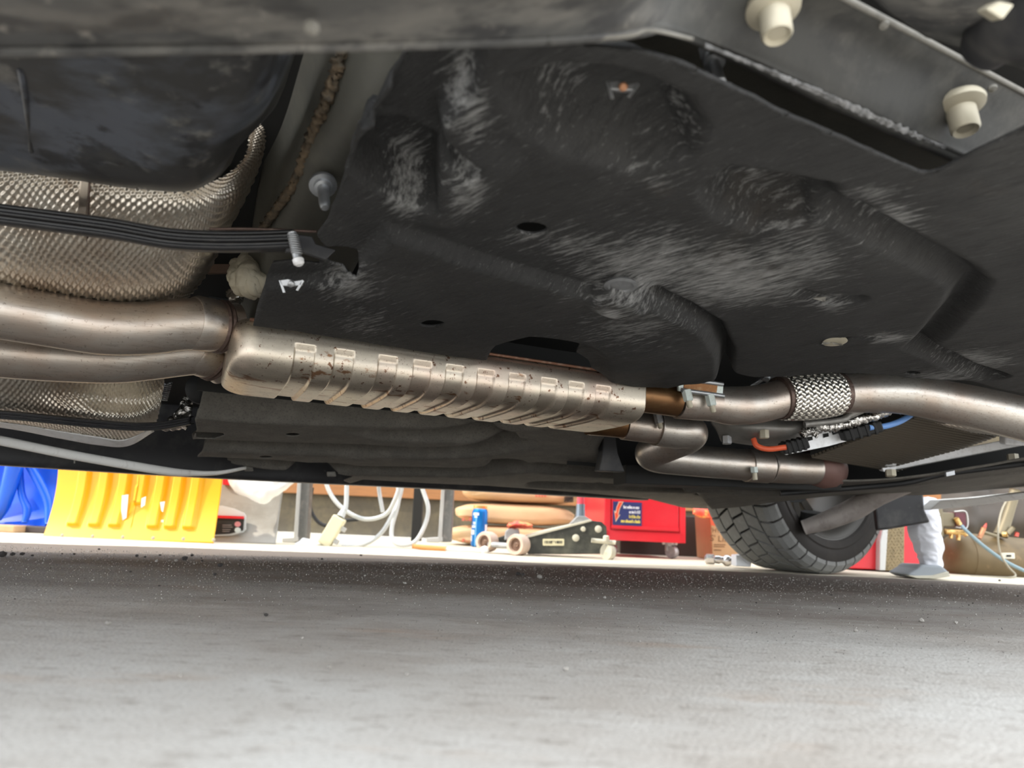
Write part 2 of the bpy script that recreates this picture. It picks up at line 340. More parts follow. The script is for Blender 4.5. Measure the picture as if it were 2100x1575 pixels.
feats1 = [
    ('poly', [(800, 458), (900, 490), (1060, 545), (1210, 584), (1250, 570), (1330, 585), (1400, 622), (1460, 662), (1478, 705), (1474, 760), (1300, 800), (900, 760), (500, 660), (540, 560), (640, 560), (700, 560), (745, 520)], -.014, .014),
    ('line', [(1330, 590), (1400, 625), (1462, 665), (1488, 712), (1484, 770)], .022, .016),
    ('poly', [(742, 292), (820, 312), (897, 336), (895, 418), (840, 416), (760, 378), (725, 350)], .040, .010),
    ('poly', [(850, 60), (985, 85), (985, 130), (968, 200), (905, 262), (905, 290), (940, 318), (985, 334), (960, 352), (900, 335), (750, 290), (800, 190)], .028, .010),
    ('poly', [(1060, 180), (1150, 160), (1240, 163), (1320, 185), (1385, 215), (1415, 262), (1390, 310), (1300, 330), (1180, 300), (1100, 260)], .040, .034),
    ('poly', [(1450, 390), (1500, 352), (1600, 366), (1700, 383), (1705, 410), (1650, 450), (1560, 470), (1480, 440)], .034, .022),
    ('line', [(1720, 430), (1840, 495), (1960, 560), (1990, 585), (1965, 630), (1920, 680), (1885, 712), (1960, 745), (2040, 772)], .020, .024),
    ('line', [(1010, 330), (950, 390), (905, 440)], -.008, .03),
    ('poly', ell(1276, 590, 60, 26), -.008, .02),
    ('line', [(1640, 600), (1700, 615), (1760, 610)], .006, .014), ('line', [(1690, 705), (1740, 692), (1800, 690)], .006, .010),
    ('poly', [(1010, 690), (1090, 672), (1160, 676), (1215, 692), (1240, 720), (1250, 790), (1000, 790)], .008, .02),
]
def wav1(G): return .004 * (vnoise(G[..., 0] * 14, G[..., 1] * 14, 1) - .5) + .0012 * (vnoise(G[..., 0] * 60, G[..., 1] * 40, 2) - .5)
ut = field('undertray', NP, out1, holes1, feats1, .0032, felt, 'large black felt undertray with pockets, round holes and dusty and painted-lit streaks', .003, wav1)
co = np.zeros(len(ut.data.vertices) * 3); ut.data.vertices.foreach_get('co', co); co = co.reshape(-1, 3) + ORG[ut.name]
uvp = np.stack([co @ A_, co @ N_], 1); dv_ = np.zeros(len(uvp))
for x, y, rx, ry, s_ in ((1330, 545, 150, 60, .9), (1500, 570, 170, 55, 1.0), (1620, 540, 120, 60, .7), (1180, 500, 90, 40, .6), (1090, 480, 60, 25, .5), (1830, 450, 70, 35, .8), (1790, 390, 60, 25, .5),
        (1560, 430, 60, 35, .6), (1480, 400, 40, 40, .45), (960, 230, 50, 60, .75), (960, 380, 40, 50, .8), (830, 405, 40, 40, .8), (720, 560, 60, 35, .8), (1300, 650, 120, 40, .55), (1250, 600, 30, 16, 1.1),  # blobs on the left lobe and slope paint lit felt, the rest dusty felt
        (1150, 230, 60, 50, .6), (1400, 270, 40, 40, .5), (2000, 735, 80, 20, .8), (1820, 690, 50, 10, .9), (1700, 620, 50, 20, .6), (1330, 360, 70, 30, .4), (1930, 770, 80, 14, .7), (760, 640, 80, 40, .4), (1640, 480, 80, 40, .5)):
    c0 = NP.px(x, y); a0 = NP.px(x + rx, y) - c0; b0 = NP.px(x, y + ry) - c0; Mi = np.linalg.inv(np.stack([a0, b0], 1))
    q = (uvp - c0) @ Mi.T; dv_ = np.maximum(dv_, s_ * np.exp(-(q ** 2).sum(1) * .9))
at_ = ut.data.attributes.new('dust', 'FLOAT', 'POINT'); at_.data.foreach_set('value', dv_.astype(np.float32))
# --- far undertray
FP = Plane(.262, .142, 1.278)
out2 = [(400, 858), (470, 820), (620, 810), (900, 845), (1100, 860), (1235, 868), (1240, 905), (1235, 940), (1262, 964), (1330, 985), (1500, 1000), (1560, 1005), (1500, 1045), (1400, 1040), (1330, 1022),
        (1180, 1008), (1000, 995), (880, 990), (745, 982), (718, 990), (705, 985), (728, 976), (660, 970), (540, 962), (480, 958), (430, 950), (405, 935), (425, 915), (392, 908), (404, 880)]
holes2 = [ell(600, 890, 15, 4), ell(545, 936, 14, 3, 20), ell(1180, 960, 10, 2.5, 16), ell(1228, 990, 10, 2.2, 16), [(402, 884), (458, 886), (462, 892), (440, 899), (402, 898)]]
feats2 = [
    ('line', [(430, 914), (560, 919), (720, 923), (860, 930), (960, 926), (1058, 912)], .045, .060),
    ('poly', ell(740, 926, 46, 12), .05, .04),
    ('line', [(440, 948), (560, 953), (690, 964), (860, 967), (960, 969), (1100, 958), (1200, 966), (1290, 972)], .045, .060),
    ('poly', ell(660, 961, 66, 10), .05, .04), ('poly', ell(1035, 950, 36, 8), .06, .03),
    ('poly', [(715, 884), (840, 884), (1000, 880), (1060, 890), (1050, 905), (930, 905), (780, 902)], .035, .03),
    ('poly', [(380, 800), (1240, 840), (1240, 872), (1000, 876), (700, 868), (520, 862), (380, 850)], .06, .04),
    ('line', [(1110, 993), (1300, 1000), (1420, 1004), (1560, 1004)], .045, .05), ('poly', ell(1400, 985, 60, 4), .03, .02), ('poly', ell(1480, 1012, 50, 3.5), .03, .02),
    ('line', [(1215, 880), (1245, 930), (1265, 965)], .03, .03),
]
field('undertray', FP, out2, holes2, feats2, .0042, feltfar, 'dusty black undertray below the muffler, on the far side', .003)
# dark wall of the exhaust tunnel behind the muffler
prism('tunnel_wall', [UVZ(.0, 1.19, .28), UVZ(.75, 1.19, .28), UVZ(.75, 1.17, .44), UVZ(.0, 1.17, .44)], N_ * .004, deep, car)
prism('wheel_arch', [UVZ(.75, 1.40, .235), UVZ(1.78, 1.36, .24), UVZ(1.78, 1.36, .5), UVZ(.75, 1.40, .5)], N_ * .004, deep, car)
prism('wheel_arch', [UVZ(1.28, 1.40, .235), UVZ(1.28, 1.95, .2), UVZ(1.28, 1.95, .65), UVZ(1.28, 1.40, .65)], A_ * .004, deep, car)
pxprism('tray_bracket', [(1238, 888), (1262, 884), (1268, 930), (1282, 968), (1228, 966), (1236, 930)], 1.5, N_ * .02, plast, car, .002)
# far sill
sp = [(-500, 920, 1.36), (-200, 937, 1.44), (0, 952, 1.53), (460, 980, 1.74), (930, 1003, 1.98), (1330, 1025, 2.22)]
bp = [P(*q) for q in sp]
rows = [[p + Z_ * .26 + N_ * .01 for p in bp], [p + Z_ * .16 + N_ * .004 for p in bp], [p + Z_ * .08 for p in bp], [p + Z_ * .03 - N_ * .003 for p in bp], [p + Z_ * .004 for p in bp], [p + N_ * .012 - Z_ * .0 for p in bp], [p + N_ * .06 + Z_ * .006 for p in bp], [p + N_ * .08 + Z_ * .06 for p in bp], [p + N_ * .085 + Z_ * .16 for p in bp], [p + N_ * .08 + Z_ * .26 for p in bp]]
loft('sill_panel', rows, plast, car, 30, 60, .003, None, 'black sill along the far side of the car', True)
for x, y in ((510, 962), (680, 973)): pxprism('clip', [(x - 9, y - 6), (x + 8, y - 6), (x + 10, y + 4), (x - 8, y + 4)], 1.72, N_ * .01, lip, car, .002)
# pale strip on the far side
ws = [(-300, 850, 1.25), (-150, 876, 1.32), (0, 903, 1.4), (160, 935, 1.47), (330, 964, 1.55), (400, 970, 1.6), (450, 969, 1.63), (505, 959, 1.66)]
c = cr([P(*q) for q in ws], 60); wd = np.interp(np.linspace(0, 1, 60), [0, .55, .75, 1], [.0085, .008, .0045, .0025])[:, None]
rows = np.array([c + Z_ * wd * k + N_ * j for k, j in ((1, .01), (.8, 0), (-.8, 0), (-1, .012))])
loft('trim_strip', rows, white, car, 10, 60, .002, None, 'pale strip curving along the far sill', True)
pxprism('clip', [(151, 936), (154, 936), (154, 950), (151, 950)], 1.5, N_ * .004, lip, car)
# --- near sill and frame rail
rows = [[(-200, -70, .25), (300, -75, .25), (800, -80, .255), (1250, -95, .27), (1420, -110, .28)],
        [(-200, 10, .275), (300, 5, .275), (800, 0, .285), (1250, -20, .31), (1420, -60, .36)],
        [(-200, 92, .305), (300, 86, .31), (800, 78, .315), (1250, 58, .338), (1420, 24, .39)],
        [(-200, 105, .306), (300, 101, .311), (800, 92, .317), (1250, 74, .341), (1420, 40, .395)],
        [(-200, 110, .312), (300, 104, .317), (800, 95, .322), (1250, 77, .348), (1420, 46, .40)],
        [(-200, 70, .34), (300, 66, .345), (800, 60, .35), (1250, 44, .372), (1420, 16, .42)]]
loft('sill_panel', rows, sillm, car, 60, 60, .003, None, 'dusty black near sill along the top of the view')
tube('sill_lip', [(-200, 109, .309), (0, 106, .309), (300, 102.5, .313), (800, 94, .319), (1250, 76, .340), (1330, 62, .348), (1420, 80, .365)], .0011, lip, car, 8, 60, px=True)
rows = [[(1120, -60, .315), (1280, -60, .335), (1500, -90, .36), (1720, -12, .40), (1900, 82, .455), (2100, 190, .52), (2250, 270, .57)],
        [(1120, 10, .322), (1300, 0, .345), (1520, 10, .395), (1740, 80, .44), (1920, 170, .49), (2100, 262, .545), (2250, 340, .59)],
        [(1120, 68, .328), (1310, 40, .350), (1500, 88, .415), (1740, 190, .465), (1940, 282, .525), (2100, 350, .575), (2250, 420, .62)],
        [(1120, 80, .330), (1320, 50, .353), (1490, 100, .418), (1720, 205, .468), (1930, 300, .53), (2100, 372, .58), (2250, 440, .63)],
        [(1120, 84, .333), (1330, 60, .362), (1480, 112, .43), (1710, 222, .482), (1920, 314, .545), (2100, 390, .60), (2250, 460, .65)],
        [(1120, 60, .36), (1330, 30, .40), (1480, 84, .48), (1710, 192, .53), (1920, 284, .60), (2100, 360, .65), (2250, 430, .70)]]
rail = loft('frame_rail', rows, railm, car, 60, 90, .003, None, 'grey frame rail with two pale bolts')
tube('rail_lip', [(1690, -30, .392), (1740, 0, .405), (1900, 84, .455), (2100, 190, .518), (2250, 268, .568)], .0022, lip, car, 10, 40, px=True)
ga = cr([P(*q) for q in [(1440, 97, .400), (1600, 164, .430), (1780, 246, .470), (1930, 314, .520)]], 90); gb2 = cr([P(*q) for q in [(1450, 90, .398), (1608, 148, .427), (1796, 228, .467), (1945, 292, .515)]], 90)
wq = (np.sin(np.linspace(0, np.pi, 90)) ** .5 * (.55 + .45 * rng.random(90)))[:, None]; mid = (ga + gb2) / 2
loft('corrosion_crust', np.array([mid + (ga - mid) * wq, mid - F_ * .001, mid + (gb2 - mid) * wq * (.6 + .4 * rng.random((90, 1)))]), salt, rail, 20, 200, .0015, lambda G: .0022 * (vnoise(G[..., 0] * 260, G[..., 1] * 260, 5) - .2), 'white crusty corrosion along the rail flange', True)
def flange_bolt(x, y, d, s, par):
    p = P(x, y, d); ax = np.array([.05, -.16, -1.0]); ax /= np.linalg.norm(ax)
    hd = lathe('bolt', p - ax * .022 * s, ax, [(0, .017 * s), (.003 * s, .0185 * s), (.006 * s, .0178 * s), (.009 * s, .0125 * s), (.0095 * s, .0105 * s), (.026 * s, .0102 * s), (.028 * s, .0088 * s), (.0255 * s, .0062 * s), (.0255 * s, 0)], zinc, par, 28, 'cream coloured flanged bolt on the frame rail')
flange_bolt(1592, 60, .395, .92, car); flange_bolt(1978, 255, .505, 1.0, car)
# outer plastic at the top right corner
rows = [[(1760, -60, .36), (1950, -70, .35), (2200, -90, .35)], [(1800, 0, .385), (1960, 30, .39), (2200, 60, .40)], [(1900, 72, .44), (2020, 110, .45), (2250, 200, .48)]]
loft('arch_liner', rows, sillm, car, 20, 20, .003, None, 'grey plastic liner beyond the frame rail')
tube('liner_pad', [(2010, 110, .42), (2060, 60, .40), (2160, 20, .38)], [.014, .022, .03], plast, car, 16, 20, px=True)
pxprism('clip', [(2022, 18), (2050, 0), (2085, 8), (2058, 42)], .36, (0, .01, .006), zinc, car, .002, 'cream clip in the plastic liner')
for x, y, d in ((1812, 50, .43), (2035, 180, .5), (640, 55, .285)): lathe('plug', P(x, y, d), (0, -.3, -1), [(0, .0034), (.002, .003), (.003, 0)], lip, car, 14)
# inner sill seen in the gap
rows = [[(1050, 60, .46), (1300, 50, .47), (1500, 100, .52), (1700, 190, .58), (2000, 330, .68), (2200, 430, .76)],
        [(1050, 120, .52), (1300, 110, .53), (1500, 170, .58), (1700, 250, .64), (2000, 380, .75), (2200, 480, .83)],
        [(1050, 220, .62), (1300, 210, .63), (1500, 280, .68), (1700, 350, .74), (2000, 470, .86), (2200, 560, .95)]]
loft('inner_sill', rows, shade, car, 20, 40, .003)
lathe('spacer', P(1455, 95, .47), P(1476, 165, .452) - P(1455, 95, .47), [(0, .008), (.012, .008), (.013, .0055), (.018, .0055), (.019, .0075), (.022, .0075), (.0225, .004), (.046, .004), (.047, .003)], steelgrey, car, 20, 'grey stud in the gap beside the frame rail')
# --- clips and studs in the undertray
def uclip(x, y, d, s, m2, rot=0.0):
    c0 = P(x, y, d); q = d / 1500 * s
    X = R_ * math.cos(rot) - U_ * math.sin(rot); Y = -(R_ * math.sin(rot) + U_ * math.cos(rot))
    f = lambda a, b, e=0: c0 + X * a * q + Y * b * q + F_ * e * q
    o = prism('spring_clip', [f(-28, -8), (f(-6, -10)), f(10, -4), f(28, -6), f(26, 8), f(0, 8), f(-22, 6)], F_ * .004, steelgrey, car, .0006, 'bent metal spring clip in the undertray')
    prism('clip_leg', [f(-28, -8), f(-22, -6), f(-14, 22), f(-20, 22)], F_ * .002, steelgrey, o)
    prism('clip_leg', [f(28, -6), f(32, -2), f(16, 20), f(11, 18)], F_ * .002, steelgrey, o)
    lathe('clip_bolt', f(2, 2), -F_ + .4 * np.array([0, 0, -1.]), [(0, 8 * q), (.003, 8 * q), (.004, 5 * q)], m2, o, 12)
uclip(1275, 176, .425, 1.25, copper); uclip(596, 580, .70, .9, steelgrey, -.06)
lathe('push_clip', P(1273, 583, .705), (0, -.15, -1), [(0, .016), (.002, .017), (.003, .013), (.0015, .011), (.002, .006), (.003, 0)], steelgrey, car, 24)
lathe('push_clip', P(1712, 698, .90), (0, -.15, -1), [(0, .014), (.002, .015), (.003, .011), (.002, 0)], zinc, car, 20)
for x, y, d in ((1700, 703, .905), (1720, 706, .905), (1682, 613, .76), (1248, 613, .73)):
    V = [P(x + random.uniform(-16, 16), y + random.uniform(-5, 5), d - .004 + random.uniform(-.003, .003)) for _ in range(10)]
    mk('torn_flake', V, [(i, (i + 3) % 10, (i + 5) % 10) for i in range(10)], lip, car, False)
# --- crossmember left of the undertray
rows = [[(585, 90, .60), (560, 250, .69), (530, 400, .78), (500, 600, .98), (480, 700, 1.1)],
        [(630, 90, .565), (600, 250, .65), (560, 400, .745), (520, 600, .95), (495, 700, 1.08)],
        [(705, 90, .525), (655, 250, .59), (590, 400, .70), (535, 600, .93), (510, 700, 1.06)],
        [(790, 90, .50), (730, 250, .56), (660, 400, .68), (600, 600, .93), (580, 700, 1.06)],
        [(930, 90, .50), (860, 250, .57), (800, 400, .72), (700, 600, .96), (650, 700, 1.08)]]
cm = loft('crossmember', rows, shade, car, 40, 60, .004, None, 'dark crossmember between fuel tank and undertray')
G = cr([P(*q) for q in [(706, 95, .518), (672, 200, .553), (640, 280, .605), (600, 380, .675), (545, 460, .76), (520, 500, .80)]], 120)
tube('seam_sealer', G, np.clip(.0035 + .002 * rng.random(120), .002, .006), seamm, cm, 10, 120, 'crumbling brown seam sealer', wob=.0011)
st = lathe('stud', P(662, 380, .63), P(669, 452, .60) - P(662, 380, .63), [(-.003, .0125), (0, .013), (.0015, .0125), (.002, .0085), (.005, .008), (.006, .0052), (.030, .0050), (.036, .0042), (.038, .003)], steelgrey, car, 24, 'pale tapered stud with washer beside the undertray')
tube('threaded_stud', [(599, 478, .64), (604, 505, .64), (611, 532, .64)], .0042, steelgrey, car, 14, 24, px=True, label='threaded stud at the strap end')
for i in range(9): 
    y = 482 + i * 4.6
    tube('thread', [P(600 + i * 1.1, y, .64) + .0046 * (math.cos(q) * R_ + math.sin(q) * F_) for q in np.linspace(0, 6.28, 9)], .0008, steelgrey, car, 6, 18, caps=False)
lathe('stud_tip', P(611, 532, .64), P(613, 540, .64) - P(611, 532, .64), [(0, .0052), (.004, .005), (.006, .003)], alu, car, 14)
pxprism('strap_bracket', [(588, 478), (640, 484), (648, 500), (690, 512), (668, 532), (620, 516), (586, 516)], .655, N_ * .006, plast, car, .001)
G = [[(480, 545, .90), (512, 528, .9), (540, 556, .9)], [(472, 570, .88), (505, 556, .865), (542, 572, .88)], [(488, 592, .885), (512, 590, .87), (536, 588, .885)], [(504, 602, .9), (516, 603, .9), (530, 600, .9)]]
loft('foam_lump', G, cream, car, 60, 60, .006, lambda G: .005 * vnoise(G[..., 0] * 160, G[..., 2] * 60, 4) + .003 * vnoise(G[..., 0] * 420, G[..., 2] * 300, 5), 'lump of cream foam behind the strap end')
pxprism('bracket', [(425, 525), (475, 520), (480, 558), (425, 560)], .97, N_ * .01, mat('brown_bracket', (.16, .10, .07), .7), car, .002)
loft('crinkled_wrap', [[(462, 596, .95), (490, 590, .94), (500, 606, .95)], [(466, 612, .94), (486, 612, .925), (500, 612, .95)], [(470, 622, .96), (488, 622, .95), (498, 620, .96)]], foil, car, 14, 14, .002, lambda G: .004 * (vnoise(G[..., 0] * 300, G[..., 2] * 300, 8) - .5))
# --- fuel tank
rows = [[(-250, 20, .40), (0, 20, .385), (250, 20, .375), (450, 20, .375), (555, 20, .40), (600, 20, .50)],
        [(-250, 110, .435), (0, 110, .425), (250, 110, .415), (450, 110, .415), (555, 110, .44), (598, 110, .54)],
        [(-250, 220, .50), (0, 220, .49), (250, 225, .475), (430, 230, .475), (520, 228, .50), (556, 222, .60)],
        [(-250, 300, .57), (0, 310, .56), (220, 330, .55), (370, 345, .55), (455, 325, .575), (492, 296, .66)],
        [(-250, 330, .62), (0, 345, .61), (200, 370, .60), (360, 390, .605), (432, 372, .63), (468, 336, .70)],
        [(-250, 320, .70), (0, 335, .69), (200, 360, .68), (360, 380, .69), (432, 362, .72), (460, 326, .78)]]
tank = loft('fuel_tank', rows, tankm, car, 90, 110, .003, lambda G: .0035 * (vnoise(G[..., 0] * 22, G[..., 1] * 22, 6) - .5), 'scuffed dark plastic fuel tank bottom')
tube('moulding_rib', [(42, 140, .438), (55, 220, .485), (65, 310, .553)], .0022, tankm, tank, 8, 20, px=True)
# --- near heat shield with real dimples
def emboss(G, nr, nc, amp):                       # staggered dimples pressed along the sheet
    s = np.linspace(0, nr * 2 * np.pi, G.shape[0])[:, None]; t = np.linspace(0, nc * 2 * np.pi, G.shape[1])[None]
    return amp * np.cos(s + .22 * t) * np.cos(t - .12 * s)
rows = [[(-200, 310, .64), (0, 326, .625), (110, 340, .617), (240, 360, .608), (380, 378, .612), (450, 366, .635), (502, 322, .66), (512, 264, .66)],
        [(-200, 370, .66), (0, 385, .645), (110, 398, .637), (240, 415, .63), (370, 425, .63), (448, 405, .645), (512, 330, .67), (533, 254, .668)],
        [(-200, 450, .70), (0, 468, .685), (110, 480, .68), (230, 490, .675), (345, 490, .68), (435, 462, .695), (522, 352, .71), (554, 246, .685)],
        [(-200, 540, .765), (0, 550, .75), (110, 555, .745), (220, 560, .745), (320, 555, .745), (405, 528, .77), (495, 420, .78), (540, 318, .74)],
        [(-200, 600, .86), (0, 608, .85), (110, 614, .85), (210, 624, .86), (310, 618, .87), (385, 592, .88), (440, 520, .90), (500, 420, .85)],
        [(-200, 640, .99), (0, 645, .98), (110, 650, .98), (210, 660, .99), (310, 652, 1.0), (372, 620, .99), (412, 580, .98), (455, 510, .96)]]
hs = loft('heat_shield', rows, shieldm, car, 430, 620, 0, lambda G: emboss(G, 19, 44, .0015), 'embossed silver heat shield under the fuel tank')
loft('seam_flap', [[(166, 352, .607), (184, 354, .606)], [(160, 420, .63), (180, 420, .63)], [(152, 505, .70), (176, 505, .70)], [(158, 545, .765), (170, 560, .765)]], shieldm, hs, 20, 6, .001)
tube('seam_edge', [(184, 354, .602), (182, 420, .626), (178, 505, .694), (168, 562, .762)], .0009, brownring, hs, 6, 30, px=True)
# --- tank straps
def strap(pts, wid, d, name, label, tilt=0):
    c = cr([P(*q) for q in pts], 60); dn = -U_
    prof = [(-1, .012), (-1, 0), (-.72, -.003), (-.62, .0005), (-.2, .0005), (-.1, -.0035), (.1, -.0035), (.2, .0005), (.62, .0005), (.72, -.003), (1, 0), (1, .012)]
    rows = np.array([c + dn * wid[0] * a + F_ * b for a, b in prof])
    return loft(name, rows, strapm, car, 80, 60, .0015, None, label, True)
strap([(-250, 405, .625), (0, 438, .625), (110, 452, .625), (230, 468, .628), (340, 487, .632), (430, 493, .64), (520, 493, .65), (600, 490, .655)], (.0085,), 0, 'tank_strap', 'black ribbed tank strap across the silver heat shield')
tube('strap_rod', [(430, 470, .66), (520, 470, .662), (650, 475, .665)], .0016, brownring, car, 8, 20, px=True)
# --- far heat shield
rows = [[(-200, 745, 1.12), (0, 748, 1.13), (120, 748, 1.15), (220, 750, 1.17), (300, 752, 1.2), (338, 750, 1.25)],
        [(-200, 790, 1.16), (0, 795, 1.17), (120, 800, 1.2), (220, 812, 1.26), (290, 815, 1.28), (336, 790, 1.28)],
        [(-200, 825, 1.2), (0, 832, 1.21), (120, 842, 1.22), (220, 852, 1.25), (280, 852, 1.27), (328, 838, 1.3)],
        [(-200, 845, 1.25), (0, 855, 1.26), (120, 866, 1.27), (210, 876, 1.29), (270, 880, 1.31), (320, 868, 1.34)],
        [(-200, 852, 1.31), (0, 866, 1.32), (120, 884, 1.33), (200, 896, 1.35), (255, 902, 1.37), (312, 878, 1.4)]]
hf = loft('heat_shield', rows, shieldm, car, 260, 440, 0, lambda G: emboss(G, 13, 44, .0014), 'embossed silver heat shield on the far side, below the pipes')
loft('shield_lip', [[(-200, 852, 1.3), (0, 866, 1.31), (120, 884, 1.325), (200, 896, 1.34), (255, 902, 1.36), (312, 878, 1.39)], [(-200, 858, 1.32), (0, 876, 1.335), (120, 898, 1.35), (200, 912, 1.37), (262, 914, 1.39), (316, 884, 1.42)]], alu, hf, 10, 40, .002)
strap([(-250, 835, 1.2), (0, 851, 1.21), (110, 861, 1.22), (200, 870, 1.24), (270, 875, 1.25), (330, 873, 1.26), (392, 862, 1.27)], (.0062,), 0, 'tank_strap', 'black strap across the far heat shield')
tube('spring', [P(345 - 10 * t / 30, 785 + t * 1.2, 1.3) + .006 * (math.cos(t * 1.9) * R_ + math.sin(t * 1.9) * F_) for t in np.linspace(0, 30, 60)], .0013, steelgrey, car, 6, 180)
lathe('rubber_mount', P(415, 795, 1.28), N_, [(0, .02), (.006, .028), (.02, .028), (.03, .02)], blackm, car, 24)
loft('foil_scrap', [[(375, 815, 1.35), (395, 810, 1.35)], [(360, 845, 1.34), (395, 840, 1.34)], [(330, 874, 1.33), (390, 866, 1.33)], [(340, 884, 1.34), (380, 880, 1.35)]], foil, car, 30, 20, .001, lambda G: .006 * (vnoise(G[..., 0] * 200, G[..., 2] * 200, 9) - .5), 'scrap of crinkled foil at the strap end')
# --- exhaust: twin pipes, muffler, clamps, bends
up = [(-200, 610, .76), (-90, 622, .785), (0, 637, .805), (110, 656, .83), (210, 672, .85), (300, 673, .868), (370, 666, .882), (420, 664, .893)]
tube('exhaust_pipe', up, .0325, ss, car, 48, 120, px=True, label='upper stainless exhaust pipe with a shallow bend')
lo_ = [(-200, 700, .885), (-90, 712, .905), (0, 723, .925), (110, 732, .945), (230, 737, .967), (310, 731, .985), (380, 723, 1.0), (415, 721, 1.01)]
tube('exhaust_pipe', lo_, .0325, ss, car, 48, 120, px=True, label='lower stainless exhaust pipe behind the upper one')
MU0, MU1, MV, MZ, HA, HB = .030, .645, 1.038, .3070, .113, .0415
def mcenter(u): return UVZ(u, MV + .03 * (u - .035) * .6, MZ)
def collar(px, r, d2):
    a = P(*px); b = d2
    ax = (b - a) / np.linalg.norm(b - a); L = np.linalg.norm(b - a)
    return lathe('inlet_collar', a, ax, [(-.012, r * 1.0), (-.008, r * 1.06), (L * .3, r * 1.05), (L * .5, r * .98), (L * .62, r * 1.02), (L * .8, r * .99), (L, r * 1.05)], ss, car, 40), ax, L
for px, r, tgt in (((412, 664, .892), .0325, P(478, 674, .925)), ((408, 722, 1.008), .031, P(458, 744, 1.045))):
    c_, ax, L = collar(px, r, tgt)
    lathe('weld_bead', P(*px) + ax * L * .45, ax, [(0, r * .99), (.003, r * 1.07), (.006, r * 1.03), (.009, r * 1.08), (.013, r * .98)], brownring, c_, 40)
na, nb = 520, 220
tt = np.linspace(0, 1, na); th = np.linspace(0, 2 * np.pi, nb, endpoint=False)
us = MU0 + (MU1 - MU0) * tt; e = 2 / 4.2
cx = np.sign(np.cos(th)) * np.abs(np.cos(th)) ** e; cz = np.sign(np.sin(th)) * np.abs(np.sin(th)) ** (2 / 3.2)
dl, dr = (us - MU0) / .035, (MU1 - us) / .012
sc_ = np.minimum(np.sqrt(np.clip(1 - np.clip(1 - dl, 0, 1) ** 2, 0, 1)), np.sqrt(np.clip(1 - np.clip(1 - dr, 0, 1) ** 2, 0, 1)))
sw, sh = .60 + .40 * sc_, .72 + .28 * sc_
ribs = []
for xr in (625, 706, 795, 866, 932, 996, 1060, 1125, 1181, 1236):      # rib positions along the body
    r = ray(xr, 700); n = N_; q = CAM + r * ((.94 - n @ CAM) / (n @ r)); ribs.append(q @ A_)
dis = np.zeros((na, nb))
lat = cx; ver = cz
around = np.clip(((.12 - ver) / .14), 0, 1) * np.where(lat > .0, np.clip((.95 - lat) / .1 + 0 * lat, 0, 1) * (ver < 0), 1)
for ru in ribs:
    m_ = sstep((.0125 - np.abs(us - ru)) / .0026 + .5); dis += m_[:, None] * sstep(around)[None]
V = np.zeros((na, nb, 3))
for i in range(na):
    s_ = 1 - dis[i] * .055
    V[i] = mcenter(us[i]) + (HA * cx * sw[i] * -1 * (1 - dis[i] * .035))[:, None] * -N_ * 1 + (HB * cz * sh[i] * (1 - dis[i] * .12))[:, None] * Z_
Fc = gridq(na, nb, cb=True)
mo = mkquads('muffler', V.reshape(-1, 3), Fc, muf, car, 'large ribbed steel muffler box spotted with rust')
for i0 in (0, na - 1):
    ring = V[i0]; mk('muffler_end', np.vstack([ring, [mcenter(us[i0])]]), [(j, (j + 1) % nb, nb) for j in range(nb)], muf, mo, False)
tube('muffler_seam', [mcenter(u) - N_ * (HA * .955 if .06 < u else HA * .90) + Z_ * .030 for u in np.linspace(.05, .63, 12)], .0022, muftop, mo, 10, 60, 'rusty seam along the top of the muffler')
# right-hand stubs
def seg(name, a, b, r, m, par=car, label=None, flare=None, n=40):
    ax = b - a; L = np.linalg.norm(ax); return lathe(name, a, ax / L, flare(L) if flare else [(0, r), (L, r)], m, par, n, label)
pA0, pA1 = P(1300, 810, 1.150), P(1388, 822, 1.172)
seg('outlet_stub', pA0, pA1, .0262, brown, car, 'heat browned outlet stub of the muffler')
pA2 = P(1470, 829, 1.20)
def clamp(a, b, r, name, label, bolts, flip=1):
    o = seg('clamp_sleeve', a, b, r, ss, car, label, lambda L: [(0, r), (.001, r * 1.02), (L - .001, r * 1.02), (L, r)])
    ax = (b - a) / np.linalg.norm(b - a)
    return o, ax
cl, ax = clamp(pA1 - .001 * (pA1 - pA0), pA2, .0285, 'clamp_sleeve', 'band clamp joining the upper outlet, with two bolts', 2)
for x0, y0, x1, y1 in ((1392, 776, 1482, 788), (1398, 800, 1484, 812)):
    tube('clamp_bar', [(x0, y0, 1.126), (x1, y1, 1.156)], .0036, steelgrey, cl, 14, 6, px=True)
prism('clamp_plate', [P(1390, 772, 1.13), P(1484, 786, 1.16), P(1482, 814, 1.16), P(1392, 802, 1.13)], F_ * .012, bluezinc, cl, .001)
prism('rust_patch', [P(1404, 781, 1.132), P(1472, 790, 1.153), P(1470, 806, 1.153), P(1402, 796, 1.132)], F_ * .003, rust, cl, .001)
for x, y in ((1411, 808), (1459, 818)):
    a_, b_ = P(x - 4, y - 8, 1.128 + (x - 1411) * .0004), P(x + 4, y + 26, 1.128 + (x - 1411) * .0004); dv = (b_ - a_) / np.linalg.norm(b_ - a_)
    hexnut('nut', a_, dv, .0078, .018, bluezinc, cl); lathe('bolt', a_ + dv * .017, dv, [(0, .0046), (.010, .0046), (.012, .003)], zinc, cl, 14)
tube('exhaust_pipe', [(1462, 828, 1.198), (1500, 832, 1.21), (1550, 829, 1.228), (1600, 818, 1.245), (1625, 814, 1.252)], [.0295, .0325, .0325, .0325, .0325], ss, car, 40, 60, px=True, label='short stainless elbow before the braided joint')
